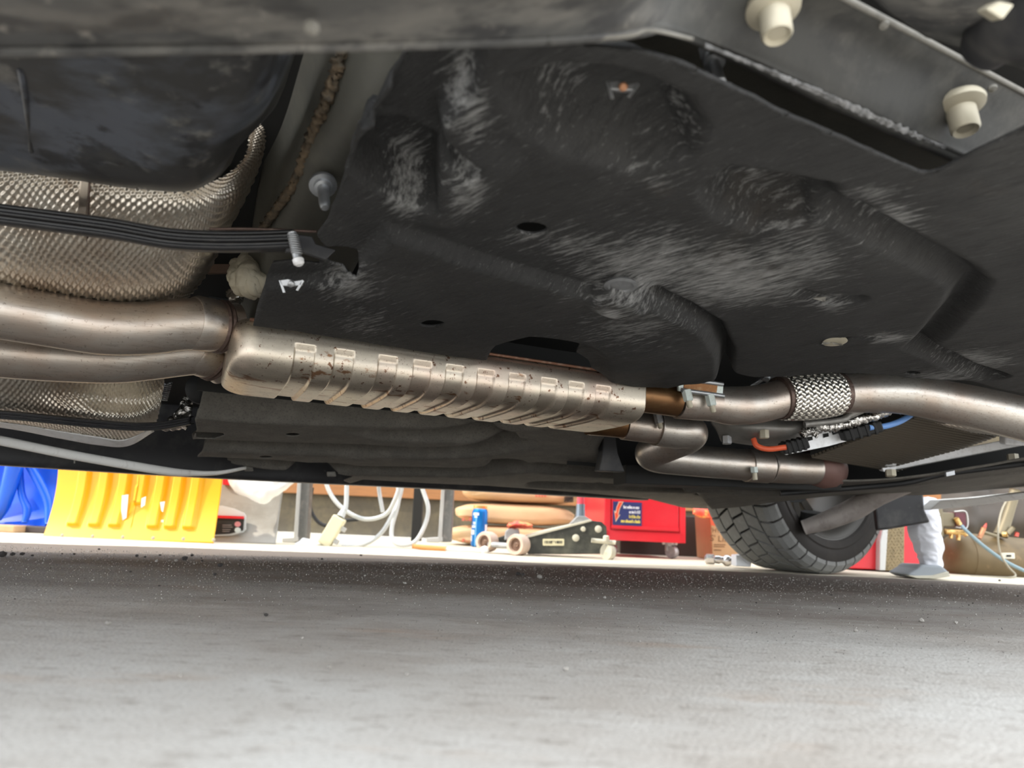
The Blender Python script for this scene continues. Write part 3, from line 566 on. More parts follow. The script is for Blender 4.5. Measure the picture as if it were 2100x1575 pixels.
# flexible braid
ba, bb = P(1604, 816, 1.248), P(1712, 808, 1.278); bax = bb - ba; BL = np.linalg.norm(bax); bax /= BL
fb = lathe('flex_joint', ba, bax, [(0, .034), (BL * .15, .0385), (BL * .5, .040), (BL * .85, .0385), (BL, .034)], mat('braid_core', (.10, .09, .08), .6, .6), car, 40, 'braided steel flexible joint in the exhaust')
b1 = np.cross(bax, Z_); b1 /= np.linalg.norm(b1); b2 = np.cross(bax, b1)
Vb, Fb = [], []
NS = 26
for s_ in (1, -1):
    for k in range(NS):
        n0 = len(Vb); ns = 90
        for i in range(ns):
            t = i / (ns - 1); ang = 2 * math.pi * k / NS + s_ * t * 1.9
            cr_ = (ang - 0) * NS / (2 * math.pi); over = s_ * math.cos(math.pi * 2 * 1.9 * t * NS / (2 * math.pi))
            rr = .0385 + .0032 * math.sin(math.pi * t) + .0007 * over
            for sd2 in (-1, 1):
                a2 = ang + sd2 * .098; Vb.append(ba + bax * (t * BL - sd2 * s_ * .0014) + rr * (math.cos(a2) * b1 + math.sin(a2) * b2))
        for i in range(ns - 1): q = n0 + 2 * i; Fb.append((q, q + 1, q + 3, q + 2))
brd = mk('braid', Vb, Fb, mat('braid_wire', (.78, .75, .68), .28, .95), fb, True); solid(brd, .0007); brd['kind'] = 'stuff'
for p_, off in ((ba, -.010), (bb, -.004)):
    lathe('braid_ring', p_ + bax * off, bax, [(0, .034), (.002, .0372), (.015, .0372), (.017, .034)], brownring, fb, 40)
tube('exhaust_pipe', [(1700, 810, 1.277), (1760, 806, 1.29), (1850, 808, 1.31), (1950, 826, 1.33), (2060, 850, 1.35), (2250, 900, 1.38)], [.034, .0355, .037, .039, .041, .043], ss, car, 48, 90, px=True, label='long stainless front pipe leaving the right of the view')
# lower outlet with double bend
qB0, qB1 = P(1205, 862, 1.30), P(1278, 869, 1.318)
seg('outlet_stub', qB0, qB1, .0262, brown, car, 'lower browned outlet stub, half hidden by the muffler')
qB2 = P(1362, 880, 1.345)
cl2, ax = clamp(qB1, qB2, .0285, 'clamp_sleeve', 'band clamp on the lower outlet, with two bolts', 2)
for x, y in ((1303, 850), (1352, 856)):
    a_, b_ = P(x - 4, y - 8, 1.30), P(x + 4, y + 26, 1.30); dv = (b_ - a_) / np.linalg.norm(b_ - a_)
    hexnut('nut', a_, dv, .0078, .018, steelgrey, cl2); lathe('bolt', a_ + dv * .017, dv, [(0, .0046), (.009, .0046), (.011, .003)], zinc, cl2, 14)
zb = [(1345, 878, 1.34), (1385, 884, 1.352), (1408, 884, 1.362), (1416, 889, 1.378), (1404, 898, 1.40), (1380, 908, 1.42), (1358, 917, 1.438), (1341, 924, 1.452), (1336, 931, 1.468), (1350, 937, 1.485), (1385, 941, 1.497), (1450, 947, 1.515), (1545, 955, 1.545)]
tube('exhaust_pipe', zb, .0325, ss, car, 44, 200, px=True, label='lower stainless pipe folded back in a tight double bend')
lathe('clamp_sleeve', P(1530, 954, 1.54), P(1585, 958, 1.56) - P(1530, 954, 1.54), [(0, .0335), (.001, .0352), (.052, .0352), (.053, .0335)], ss, car, 40, 'ring clamp behind the double bend')
a_ = P(1546, 958, 1.50); b_ = P(1549, 985, 1.50); dv = (b_ - a_) / np.linalg.norm(b_ - a_)
hexnut('nut', a_, dv, .008, .012, bluezinc, car); lathe('bolt', a_ + dv * .011, dv, [(0, .0048), (.015, .0048), (.016, .003)], zinc, car, 14)
tube('exhaust_pipe', [(1575, 957, 1.556), (1620, 960, 1.575), (1668, 962, 1.60)], .0335, ss, car, 44, 20, px=True, label='straight pipe end beside the mauve boot')
gm = lathe('boot', P(1640, 958, 1.60), P(1745, 968, 1.66) - P(1640, 958, 1.60), [(0, .030), (.02, .037), (.05, .047), (.08, .046), (.105, .036), (.118, .02), (.12, 0)], mauve, car, 36, 'dull mauve rounded boot at the pipe end')
# --- gearbox casting, oil cooler, cables
rows = [[(1450, 855, 1.40), (1520, 850, 1.38), (1600, 850, 1.38), (1700, 850, 1.40)], [(1470, 885, 1.40), (1530, 880, 1.36), (1610, 882, 1.36), (1690, 875, 1.38)], [(1480, 902, 1.44), (1540, 908, 1.42), (1610, 906, 1.42), (1680, 890, 1.42)], [(1490, 905, 1.5), (1540, 910, 1.5), (1610, 908, 1.5), (1670, 893, 1.5)]]
gb = loft('gearbox_casting', rows, castm, car, 30, 50, .004, lambda G: .005 * (vnoise(G[..., 0] * 45, G[..., 2] * 60, 3) - .5), 'grey gearbox casting above the lower pipe')
for x, y, d in ((1566, 888, 1.36), (1490, 900, 1.40), (1500, 846, 1.33)): hexnut('bolt', P(x, y - 6, d), (P(x + 1, y + 12, d) - P(x, y - 6, d)), .0095, .016, zinc if y == 888 else steelgrey, gb)
tube('bracket_eye', [(1578, 776, 1.29), (1566, 770, 1.29)], .009, steelgrey, car, 16, 6, px=True)
tube('bracket_rod', [(1540, 792, 1.31), (1560, 780, 1.30), (1580, 772, 1.29), (1640, 772, 1.30)], .004, steelgrey, car, 10, 20, px=True)
cq = [P(1662, 934, 1.52), P(1880, 850, 1.36), P(2062, 884, 1.50), P(1835, 964, 1.66)]
cool = prism('oil_cooler', cq, (0, 0, .02), deep, car, 0, 'finned oil cooler core with a pale metal frame')
for i in range(26):
    t = (i + .5) / 26; a = cq[0] * (1 - t) + cq[1] * t; b = cq[3] * (1 - t) + cq[2] * t
    n_ = np.cross(cq[1] - cq[0], cq[3] - cq[0]); n_ /= np.linalg.norm(n_); n_ *= -np.sign(n_[2])
    e_ = (cq[1] - cq[0]) / np.linalg.norm(cq[1] - cq[0]) * .0030
    prism('fin', [a - e_, a + e_, b + e_, b - e_], n_ * .006, finm, cool)
def bar(a, b, hw, hh, m_, par, name, label=None, bv=.002):
    ax = (b - a); L = np.linalg.norm(ax); ax /= L; s_ = np.cross(ax, Z_); s_ /= np.linalg.norm(s_); t_ = np.cross(s_, ax)
    return box(name, (a + b) / 2, (ax, s_, t_), (L / 2, hw, hh), m_, par, bv, label)
bar(P(1812, 960, 1.64), P(2130, 898, 1.50), .009, .009, alu, cool, 'frame_bar', 'pale aluminium frame bar')
pxprism('frame_corner', [(1808, 955), (1842, 946), (1846, 962), (1812, 968)], 1.62, F_ * .02, alu, cool, .002)
tube('cooler_fitting', [(1785, 942, 1.6), (1810, 948, 1.61), (1835, 950, 1.61)], .008, alu, cool, 14, 12, px=True)
for x, y in ((1826, 972), (2076, 940)): hexnut('bolt', P(x, y - 8, 1.55), (0, -.1, -1), .011, .014, zinc, cool)
pxprism('frame_corner', [(2060, 880), (2110, 868), (2110, 915), (2062, 912)], 1.47, F_ * .02, alu, cool, .003)
bk = pxprism('bracket', [(1605, 929), (1640, 920), (1655, 889), (1702, 878), (1708, 892), (1800, 862), (1806, 886), (1700, 915), (1612, 933)], 1.40, F_ * .004, alu, car, .0008, 'grey slotted bracket carrying two black plugs')
for x, y in ((1661, 900), (1694, 893)): pxprism('slot', [(x - 6, y - 3), (x + 5, y - 5), (x + 6, y + 2), (x - 5, y + 5)], 1.398, F_ * .001, deep, bk)
for x, y, w_ in ((1628, 914, 26), (1765, 884, 38)):
    c1 = P(x, y, 1.37); axx = (P(x + 30, y - 8, 1.36) - P(x - 30, y + 8, 1.38)); axx /= np.linalg.norm(axx)
    k_ = box('cable_plug', c1, (axx, F_, np.cross(axx, F_)), (w_ * 1.37 / 1500, .012, .011), blackm, car, .003, 'black cable plug')
    for i in range(4): box('plug_rib', c1 + axx * (i - 1.5) * w_ * .4 * 1.37 / 1500, (axx, F_, np.cross(axx, F_)), (.0025, .0135, .0125), blackm, k_, .001)
tube('red_cable', [(1545, 900, 1.38), (1552, 914, 1.375), (1575, 921, 1.37), (1612, 917, 1.365)], .0052, redcab, car, 14, 40, px=True, label='short orange-red cable')
tube('blue_cable', [(1782, 877, 1.355), (1815, 874, 1.355), (1850, 862, 1.36), (1885, 838, 1.37)], .0056, bluecab, car, 14, 40, px=True, label='blue cable running up behind the front pipe')
for pts, r_ in (([(1650, 868, 1.36), (1700, 876, 1.35), (1745, 866, 1.345), (1800, 850, 1.345), (1838, 832, 1.35)], .009), ([(1676, 890, 1.35), (1655, 884, 1.35), (1645, 893, 1.35)], .006)):
    G = cr([P(*q) for q in pts], 90); tube('foil_sleeve', G, r_ * (.8 + .4 * rng.random(90)), foil, car, 14, 90, wob=.0012, label='crinkled foil sleeve around wiring')
tube('hanger_strap', [(1765, 838, 1.33), (1740, 852, 1.325), (1722, 862, 1.32), (1650, 870, 1.32)], [.010, .007, .006, .006], castm, car, 12, 30, px=True)
rows = [[(1830, 838, 1.40), (1920, 838, 1.42), (2000, 850, 1.45), (2060, 868, 1.47)], [(1850, 855, 1.38), (1920, 866, 1.40), (2000, 878, 1.43), (2058, 886, 1.45)], [(1840, 860, 1.42), (1920, 874, 1.44), (2000, 888, 1.47), (2050, 894, 1.49)]]
loft('heat_shield', rows, shieldm, car, 60, 160, 0, lambda G: emboss(G, 6, 26, .001), 'small embossed heat shield beneath the front pipe')
# front undertray behind the wheel and dark beams
rows = [[(1380, 960, 1.62), (1550, 975, 1.62), (1750, 985, 1.60), (1900, 972, 1.56), (2100, 940, 1.50), (2300, 905, 1.45)],
        [(1400, 1000, 1.72), (1560, 1010, 1.70), (1750, 1000, 1.68), (1900, 986, 1.64), (2100, 962, 1.58), (2300, 935, 1.52)],
        [(1405, 1006, 1.74), (1560, 1016, 1.72), (1750, 1006, 1.70), (1900, 992, 1.66), (2100, 968, 1.60), (2300, 940, 1.54)],
        [(1420, 1005, 1.79), (1570, 1015, 1.78), (1750, 1006, 1.77), (1900, 995, 1.73), (2100, 972, 1.68), (2300, 945, 1.62)],
        [(1440, 1020, 1.88), (1600, 1022, 1.90), (1750, 1010, 1.92), (1900, 1006, 1.92), (2100, 990, 1.88), (2300, 974, 1.82)],
        [(1460, 1044, 2.0), (1600, 1028, 2.02), (1750, 1013, 2.04), (1900, 1014, 2.04), (2100, 998, 2.0), (2300, 984, 1.95)]]
loft('front_undertray', rows, feltfar, car, 60, 80, .004, lambda G: .003 * (vnoise(G[..., 0] * 16, G[..., 1] * 16, 7) - .5), 'dusty front undertray ahead of the far wheel')
bar(P(1270, 975, 1.6), P(1700, 990, 1.66), .05, .02, deep, car, 'subframe_beam')
bar(P(1700, 985, 1.9), P(2200, 930, 1.75), .06, .035, deep, car, 'subframe_beam')
tube('brake_hose', [(1600, 1012, 1.66), (1760, 1000, 1.64), (1860, 990, 1.6), (1940, 972, 1.57), (2110, 950, 1.5)], .006, blackm, car, 10, 40, px=True)
for x, y in ((1950, 972), (2045, 960)): pxprism('hose_clip', [(x - 10, y - 4), (x + 8, y - 8), (x + 9, y + 2), (x - 9, y + 6)], 1.53, F_ * .008, steelgrey, car, .001)
# bumper corner and its sunlit edge
pxprism('bumper_corner', [(1818, 1005), (1893, 1000), (1895, 1044), (1908, 1071), (1820, 1086), (1800, 1088), (1790, 1010)], 2.14, N_ * .05 + A_ * .05, plast, car, .006, 'dark bumper corner in front of the wheel')
prism('bumper_sunlit_edge', [P(1906, 1046, 2.12), P(1930, 1025, 2.08), P(2010, 1020, 2.0), P(2180, 1002, 1.85), P(2180, 1014, 1.85), P(2050, 1030, 1.98), P(1975, 1040, 2.06)], np.array([.02, .09, .004]), white, car, .002, 'pale sunlit lip of the bumper')  # sunlit bumper edge, its brightness put into the white colour
# --- far front wheel
WR = .335; hub = Pz(1652, 1174); hub = np.array([hub[0], hub[1], 0]); dl = math.radians(9)
Af = A_ * math.cos(dl) + N_ * math.sin(dl); Wi = -(N_ * math.cos(dl) - A_ * math.sin(dl))     # Wi points to the inner side
hub = hub + Z_ * WR - Wi * .02
W2 = .118
tp = [(-W2 + .012, .232), (-W2, .24), (-W2 - .004, .275), (-W2 + .002, .305), (-W2 + .018, WR - .012), (-.06, WR - .0085), (0, WR - .008), (.06, WR - .0085), (W2 - .018, WR - .012), (W2 - .002, .305), (W2 + .004, .275), (W2, .24), (W2 - .012, .232)]
tyre = lathe('tyre', hub, Wi, tp, tiredk, car, 96, 'far front tyre with a directional tread', up=(0, 0, 1), caps=False)
# origin of the tyre to the hub so that blocks turn about it
off = hub - ORG[tyre.name]
for v in tyre.data.vertices: v.co -= V3(off)
tyre.location = tyre.location + V3(off); ORG[tyre.name] = hub.copy()
lathe('sidewall_ring', hub, Wi, [(W2 - .012, .233), (W2 + .002, .24), (W2 + .0055, .258), (W2 + .003, .262), (W2 + .006, .275), (W2 + .001, .306), (W2 - .010, WR - .009), (W2 - .03, WR - .012)], mat('tyre_sidewall', (.022, .018, .015), .8, 0, [(30, (.04, .033, .027), .5, .7, O1, .5)]), tyre, 96, up=(0, 0, 1), caps=False)
NB = 40; pit = 2 * math.pi / NB
def rw(wc): return WR - .0025 * (wc / .1) ** 2 - (.02 * max(0, (abs(wc) - .1) / .02) ** 1.5)
def block(w0, w1, sk, fill):
    V, Fc = [], []; nt, nw = 4, 5
    for lay in (0, 1):
        for i in range(nt):
            for j in range(nw):
                wc = w0 + (w1 - w0) * j / (nw - 1); an = pit * fill * (i / (nt - 1) - .5) + sk * wc * 9 * pit
                r = rw(wc) - (.011 if lay == 0 else 0)
                V.append(r * (math.sin(an) * Af + math.cos(an) * Z_) + Wi * wc)
    n = nt * nw
    for i in range(nt - 1):
        for j in range(nw - 1): q = n + i * nw + j; Fc.append((q, q + 1, q + nw + 1, q + nw))
    rim_ = [i * nw for i in range(nt)] + [(nt - 1) * nw + j for j in range(1, nw)] + [i * nw + nw - 1 for i in range(nt - 2, -1, -1)] + [j for j in range(nw - 2, 0, -1)]
    for a, b in zip(rim_, rim_[1:] + rim_[:1]): Fc.append((a, b, n + b, n + a))
    me = bpy.data.meshes.new('tread_block'); me.from_pydata([tuple(map(float, q)) for q in V], [], Fc); me.update(); me.materials.append(tirem); return me
axw = V3(Wi)
for w0, w1, sk, fill, ph in ((-.122, -.072, .35, .86, 0), (-.067, -.026, 1.3, .84, .3), (-.022, .022, .9, .84, .1), (.026, .067, -1.3, .84, .4), (.072, .122, -.35, .86, .2)):
    me = block(w0, w1, sk, fill)
    for k in range(NB):
        o = bpy.data.objects.new('tread_block', me); COL.objects.link(o); o.parent = tyre
        o.matrix_local = Matrix.Rotation(2 * math.pi * (k + ph) / NB, 4, axw)
rim = lathe('wheel_rim', hub, Wi, [(W2 - .004, .236), (W2 - .008, .228), (W2 - .02, .222), (.03, .215), (-.05, .212), (-.09, .222), (-W2 + .004, .236), (-W2 + .004, .230), (-.088, .216), (-.05, .206), (.03, .209), (W2 - .02, .216), (W2 - .006, .23)], rimm, car, 72, 'alloy rim of the far front wheel, seen from inside', up=(0, 0, 1), caps=False)
for k in range(5):
    for s_ in (-.14, .14):
        an = 2 * math.pi * k / 5; e1 = math.sin(an + s_ * .4) * Af + math.cos(an + s_ * .4) * Z_; e2 = math.sin(an + s_) * Af + math.cos(an + s_) * Z_
        tn = np.cross(e2, Wi); b0 = hub - Wi * .085
        prism('spoke', [b0 + e1 * .045 - tn * .012, b0 + e1 * .045 + tn * .012, b0 + e2 * .21 + tn * .017, b0 + e2 * .21 - tn * .017], Wi * .03, rimm, rim, .003)
lathe('brake_disc', hub, Wi, [(-.03, .05), (-.03, .125), (-.01, .125), (-.01, .06), (.03, .055), (.035, 0)], deep, rim, 40, up=(0, 0, 1))
tube('control_arm', [(1870, 990, 1.95), (1800, 1018, 2.0), (1755, 1042, 2.04), (1700, 1066, 2.07), (1648, 1082, 2.10)], [.022, .026, .030, .026, .020], armm, car, 20, 40, px=True, label='cast control arm reaching the far wheel')
lathe('ball_joint', P(1665, 1050, 2.12), (0, .2, -1), [(0, .03), (.03, .034), (.05, .026), (.06, .012)], deep, car, 20)
prism('fender', [UVZ(1.35, 1.5, .70), UVZ(2.0, 1.5, .70), UVZ(2.0, 1.96, .70), UVZ(1.35, 1.96, .70)], (0, 0, .02), deep, car)

# ------------------------------------------------------------------ things beyond the car
def grid_on(D, x0, x1, yb, yt, fn, name, m_, par, na=60, nb=40, label=None, t=.004):   # upright sheet; fn(s,t)->(dx_px, toward camera m)
    G = np.zeros((na, nb, 3))
    for i in range(na):
        for j in range(nb):
            s, tv = i / (na - 1), j / (nb - 1); dx, dyv = fn(s, tv)
            G[i, j] = P(x0 + (x1 - x0) * s + dx, yb(s) + (yt(s) - yb(s)) * tv, D) - np.array([0, dyv, 0])
    o = mkquads(name, G.reshape(-1, 3), gridq(na, nb), m_, par, label); solid(o, t, -1); return o
yel = mat('yellow_orange_plastic', (.90, .44, .010), .35, 0, [(3, (.92, .50, .015), .4, .7, O1, .6)])
blu = mat('blue_plastic', (.008, .10, .72), .28, 0, [(4, (.01, .16, .78), .4, .7, O1, .5)])
galv = mat('galvanised_sheet', (.36, .345, .315), .45, .4, [(5, (.27, .25, .215), .45, .65, (1, 1, 2), .7), (30, (.44, .42, .40), .5, .75, O1, .5)])
paper = mat('white_plastic_film', (.85, .85, .85), .5)
inkb = mat('black_print', (.02, .02, .022), .6); red = mat('red_enamel', (.72, .02, .035), .3, 0, [(5, (.80, .05, .06), .45, .7, O1, .5)])
# blue snow shovel
yb_ = lambda s: 1077 + 8 * s; D = 2.74
t0 = thing('snow_shovel', 'shiny blue plastic snow shovel with forked ribs, leaning at the far left', 'shovel', Pz(0, 1092) * [1, 1, 0])
grid_on(D, -210, 122, lambda s: 1062 + 22 * s, lambda s: 905 + 22 * s, lambda s, t: (6 * t, .05 * (1 - 2 * t) ** 2 - .02), 'blade', blu, t0, 60, 30)
for pts, r_ in (([(38, 920, 2.64), (22, 985, 2.66), (8, 1035, 2.68), (-4, 1064, 2.70)], [.030, .027, .022, .012]), ([(40, 940, 2.69), (44, 1010, 2.69), (56, 1045, 2.69), (50, 1072, 2.68)], [.010, .012, .014, .010]),
                ([(52, 940, 2.68), (78, 985, 2.69), (98, 1030, 2.69), (98, 1076, 2.67)], [.014, .016, .015, .010]), ([(-20, 940, 2.69), (-70, 990, 2.69), (-90, 1030, 2.69), (-88, 1068, 2.67)], [.014, .016, .015, .010])):
    tube('rib', pts, r_, blu, t0, 20, 40, px=True)
wood = mat('pale_wood', (.60, .40, .22), .7, 0, [(20, (.48, .30, .15), .45, .7, (1, 6, 1), .6)])
dk = mat('dark_brown_board', (.07, .055, .055), .6)
def floorbox(name, label, cat, x0, x1, yt, D, dep, m_, bv=.004, yaw=0):
    a = P(x0, 1100, D); b = P(x1, 1100, D); top = P((x0 + x1) / 2, yt, D)[2]
    cx = (a[0] + b[0]) / 2; rt = thing(name, label, cat, (cx, D + dep / 2, 0))
    box('body', (cx, D + dep / 2, top / 2), WX, (abs(b[0] - a[0]) / 2, dep / 2, top / 2), m_, rt, bv); return rt
def floorbox1(name, label, cat, x0, x1, yt, D, dep, m_, bv=.004):
    a = P(x0, 1100, D); b = P(x1, 1100, D); top = P((x0 + x1) / 2, yt, D)[2]; cx = (a[0] + b[0]) / 2
    o = box(name, (cx, D + dep / 2, top / 2), WX, (abs(b[0] - a[0]) / 2, dep / 2, top / 2), m_, None, bv); return tagp(o, label, cat)
floorbox1('wood_block', 'pale sawn wood block under the blue shovel', 'wood', -90, 27, 1075, 2.60, .09, wood)
floorbox1('board', 'dark brown board lying under the blue shovel', 'board', 28, 118, 1079, 2.66, .06, dk)
# yellow snow shovel
t1 = thing('snow_shovel', 'yellow-orange plastic snow shovel blade with vertical ribs', 'shovel', Pz(285, 1106) * [1, 1, 0]); D = 2.53
rib = [(168, 0.16), (211, .16), (251, .16), (290, .42), (330, .16), (365, .16), (402, .16)]
def fy(s, t):
    x = 115 + 340 * s; d = .075 * (1 - 1.25 * t) ** 2
    for c, lo in rib:
        cxr = c + 7 * (t - .3); e_ = sstep((11 - abs(x - cxr)) / 6 + .5) * sstep((t - lo) / .035 + .5); d += .016 * e_
    return (8 * max(0, t - .25) - 4 * (s > .5) * math.sin(t * 3), d)
fyv = np.vectorize(fy)
grid_on(D, 115, 455, lambda s: 1103 + 9 * s, lambda s: 925 + 12 * s, lambda s, t: tuple(map(float, fy(s, t))), 'blade', yel, t1, 200, 70, t=.004)
for k in range(6):
    x = 128 + k * 62; lathe('rivet', P(x, 1098 + k * 1.8, D - .085), (0, -1, 0), [(0, .006), (.003, .005), (.004, 0)], zinc, t1, 12)
for q in ([(250, 1016), (263, 1014), (259, 1062), (247, 1070)], [(290, 1022), (299, 1018), (297, 1036), (289, 1041)], [(328, 1030), (338, 1028), (334, 1050), (331, 1048)], [(330, 1066), (336, 1066), (335, 1072), (330, 1072)]):
    pxprism('label_scrap', q, D - .04, (0, .002, 0), paper, t1)
# galvanised shovel with printed label
t2 = thing('snow_shovel', 'galvanised metal shovel blade with a black and red label, beside the yellow one', 'shovel', Pz(520, 1115) * [1, 1, 0]); D = 2.68
grid_on(D, 400, 577, lambda s: 1112 + 4 * s, lambda s: 940 + 6 * s, lambda s, t: (14 * t * s - 6 * math.sin(t * 3) * s, .07 * (1 - 1.2 * t) ** 2), 'blade', galv, t2, 50, 40)
def lab(px, off, m_, nm, par=t2): return pxprism(nm, px, D - .05 - off, (0, .004, 0), m_, par)
rr = lambda x0, x1, y0, y1, r: [(x1 - r + r * math.cos(q), y0 + r + r * math.sin(q)) for q in np.linspace(-1.57, 0, 6)] + [(x1 - r + r * math.cos(q), y1 - r + r * math.sin(q)) for q in np.linspace(0, 1.57, 6)] + [(x0 + r - r * math.sin(q), y1 - r + r * math.cos(q)) for q in np.linspace(0, 1.57, 6)] + [(x0 + r - r * math.cos(q), y0 + r - r * math.sin(q)) for q in np.linspace(0, 1.57, 6)]
lb = lab([(430, 1036), (455, 1037), (480, 1043), (500, 1052), (504, 1058), (504, 1086), (498, 1092), (475, 1098), (430, 1100)], .008, mat('silver_label', (.72, .75, .78), .4), 'label')
lab([(430, 1060), (500, 1062), (498, 1088), (470, 1095), (430, 1097)], .013, inkb, 'label_panel', lb)
lab([(430, 1056), (500, 1059), (500, 1064), (430, 1062)], .0165, red, 'label_stripe', lb)
for x, y, m_ in ((487, 1075, mat('pink_dot', (.75, .30, .33), .5)), (487, 1087, mat('pale_dot', (.70, .78, .80), .5))): lab(ell(x, y, 6, 5.5, 20), .0175, m_, 'label_dot', lb)
for y, x1 in ((1076, 474), (1080, 476), (1085, 472), (1089, 470)): lab([(456, y), (x1, y + .3), (x1, y + 1.8), (456, y + 1.5)], .0175, mat('grey_print', (.3, .27, .27), .6), 'label_print', lb)
o = pxprism('red_collar', [(456, 950), (472, 950), (472, 996), (456, 994)], 2.66, (0, .03, 0), red, t2, .003)
# white bag over it
rows = [[(466, 940, 2.585), (500, 940, 2.58), (540, 940, 2.58), (580, 940, 2.58), (612, 945, 2.585)], [(470, 985, 2.58), (505, 990, 2.55), (540, 992, 2.545), (575, 992, 2.56), (608, 982, 2.58)], [(480, 1005, 2.575), (508, 1010, 2.55), (540, 1016, 2.545), (566, 1010, 2.56), (588, 1002, 2.58)], [(486, 1011, 2.585), (512, 1020, 2.57), (541, 1033, 2.565), (560, 1020, 2.575), (575, 1010, 2.585)]]
o = loft('plastic_bag', rows, paper, None, 50, 60, .004, lambda G: .008 * (vnoise(G[..., 0] * 40, G[..., 2] * 40, 11) - .5)); tagp(o, 'white plastic bag hanging over the galvanised shovel', 'bag')
# steel rack
rk = mat('scuffed_grey_steel', (.20, .20, .195), .5, .6, [(30, (.38, .36, .33), .5, .7, O1, .7)]); rkw = mat('worn_pale_edge', (.55, .55, .54), .5, .5)
t3 = thing('steel_rack', 'scuffed grey steel rack legs standing among the loose cables', 'rack', Pz(780, 1119) * [1, 1, 0]); D = 2.86
for x, s in ((622, 1), (918, 1)):
    pxprism('post', [(x - 4, 940), (x + 16, 940), (x + 7, 1112), (x - 14, 1112)], D, (0, .05, 0), rk, t3, .003)
    pxprism('post_edge', [(x - 9, 940), (x - 2, 940), (x - 12, 1104), (x - 20, 1104)], D - .01, (0, .03, 0), rkw, t3, .002)
    pxprism('foot', [(x - 44, 1103), (x - 10, 1101), (x - 10, 1110), (x - 20, 1113), (x - 44, 1112)], D - .01, (0, .06, 0), rkw, t3, .003)
pxprism('post', [(852, 950), (870, 950), (862, 1110), (842, 1110)], 3.2, (0, .05, 0), deep, t3, .003)
bar(P(600, 935, D + .02), P(940, 948, D + .02), .02, .02, rk, t3, 'rail')
# cables
cab = mat('grey_white_cable', (.60, .62, .62), .45, 0, [(20, (.45, .46, .46), .5, .7, O1, .5)])
t4 = thing('power_cord', 'cream inline plug box on a pale cord, resting on the slab', 'power cord', Pz(668, 1121) * [1, 1, 0])
tube('cord', [(712, 940, 2.76), (711, 1000, 2.75), (709, 1040, 2.74), (700, 1062, 2.73)], .0085, cab, t4, 14, 40, px=True)
crm = mat('cream_plastic', (.80, .74, .50), .4)
c1 = P(681, 1089, 2.71); axx = P(698, 1060, 2.71) - P(664, 1117, 2.71); axx /= np.linalg.norm(axx); F2 = np.array([0, 1., 0]); ay = np.cross(axx, F2); ay /= np.linalg.norm(ay)
box('plug_body', c1, (axx, F2, ay), (.056, .02, .024), crm, t4, .005)
tube('strain_relief', [(698, 1060, 2.715), (706, 1046, 2.725)], [.015, .011], cab, t4, 16, 6, px=True)
for k in (0, 1): box('plug_pin', c1 - ay * .0 + np.cross(axx, F2) * (.03 if ay @ np.array([1, 0, 0]) > 0 else -.03) + axx * (.025 - .05 * k), (axx, F2, ay), (.008, .008, .012), rkw, t4, .002)
for pts, lb_ in (([(660, 940, 2.80), (672, 1000, 2.79), (700, 1040, 2.78), (745, 1064, 2.77), (790, 1055, 2.77), (812, 1020, 2.74), (822, 980, 2.74), (824, 940, 2.74)], 'pale cable hanging in a wide loop beside the plug box'),
                 ([(830, 940, 2.84), (822, 1010, 2.83), (800, 1065, 2.82), (775, 1100, 2.80), (740, 1118, 2.79), (700, 1121, 2.78)], 'grey cable sweeping down to the slab between loops'),
                 ([(808, 960, 2.79), (818, 1020, 2.78), (804, 1080, 2.77), (806, 1108, 2.76), (824, 1118, 2.76), (852, 1110, 2.77), (872, 1075, 2.78), (878, 1040, 2.79), (866, 1000, 2.80), (856, 950, 2.80)], 'grey cable hanging in a narrow loop beside the dark post'),
                 ([(772, 950, 2.95), (778, 1010, 2.95), (785, 1050, 2.94)], 'short grey cable end hanging behind the wide loop'),
                 ([(640, 1000, 3.1), (636, 1040, 3.1), (650, 1068, 3.1), (670, 1078, 3.1), (690, 1070, 3.1), (735, 1065, 3.1)], 'dark cable against the back wall, left of the plug box')):
    o = tube('cable', pts, .008, cab if 'dark' not in lb_[:5] else blackm, None, 14, 80, px=True); tagp(o, lb_, 'cable', 'loose cables beside the rack')
rows = [[(600, 1123, 2.70), (630, 1125, 2.68), (664, 1124, 2.7)], [(612, 1112, 2.72), (632, 1108, 2.70), (656, 1113, 2.72)], [(620, 1105, 2.75), (628, 1103, 2.75), (642, 1106, 2.75)], [(612, 1118, 2.80), (632, 1119, 2.80), (652, 1119, 2.80)]]
o = loft('plastic_scrap', rows, paper, None, 30, 40, .003, lambda G: .012 * (vnoise(G[..., 0] * 70, G[..., 2] * 70, 12) - .5)); tagp(o, 'crumpled white plastic scrap on the slab', 'scrap')
# hand tool
t5 = thing('hand_tool', 'hand tool with orange wooden handle and pale ball end on the slab', 'tool', Pz(930, 1130) * [1, 1, 0])
tube('handle', [(846, 1120, 2.72), (880, 1124, 2.71), (915, 1126, 2.70)], [.008, .010, .009], mat('orange_handle', (.62, .28, .08), .5), t5, 16, 20, px=True)
tube('shaft', [(913, 1126, 2.70), (985, 1129, 2.68)], .0055, paper, t5, 12, 8, px=True)
lathe('ball_end', P(985, 1128, 2.68), (1, 0, 0), [(0, .006), (.006, .013), (.016, .016), (.026, .013), (.032, 0)], paper, t5, 20)
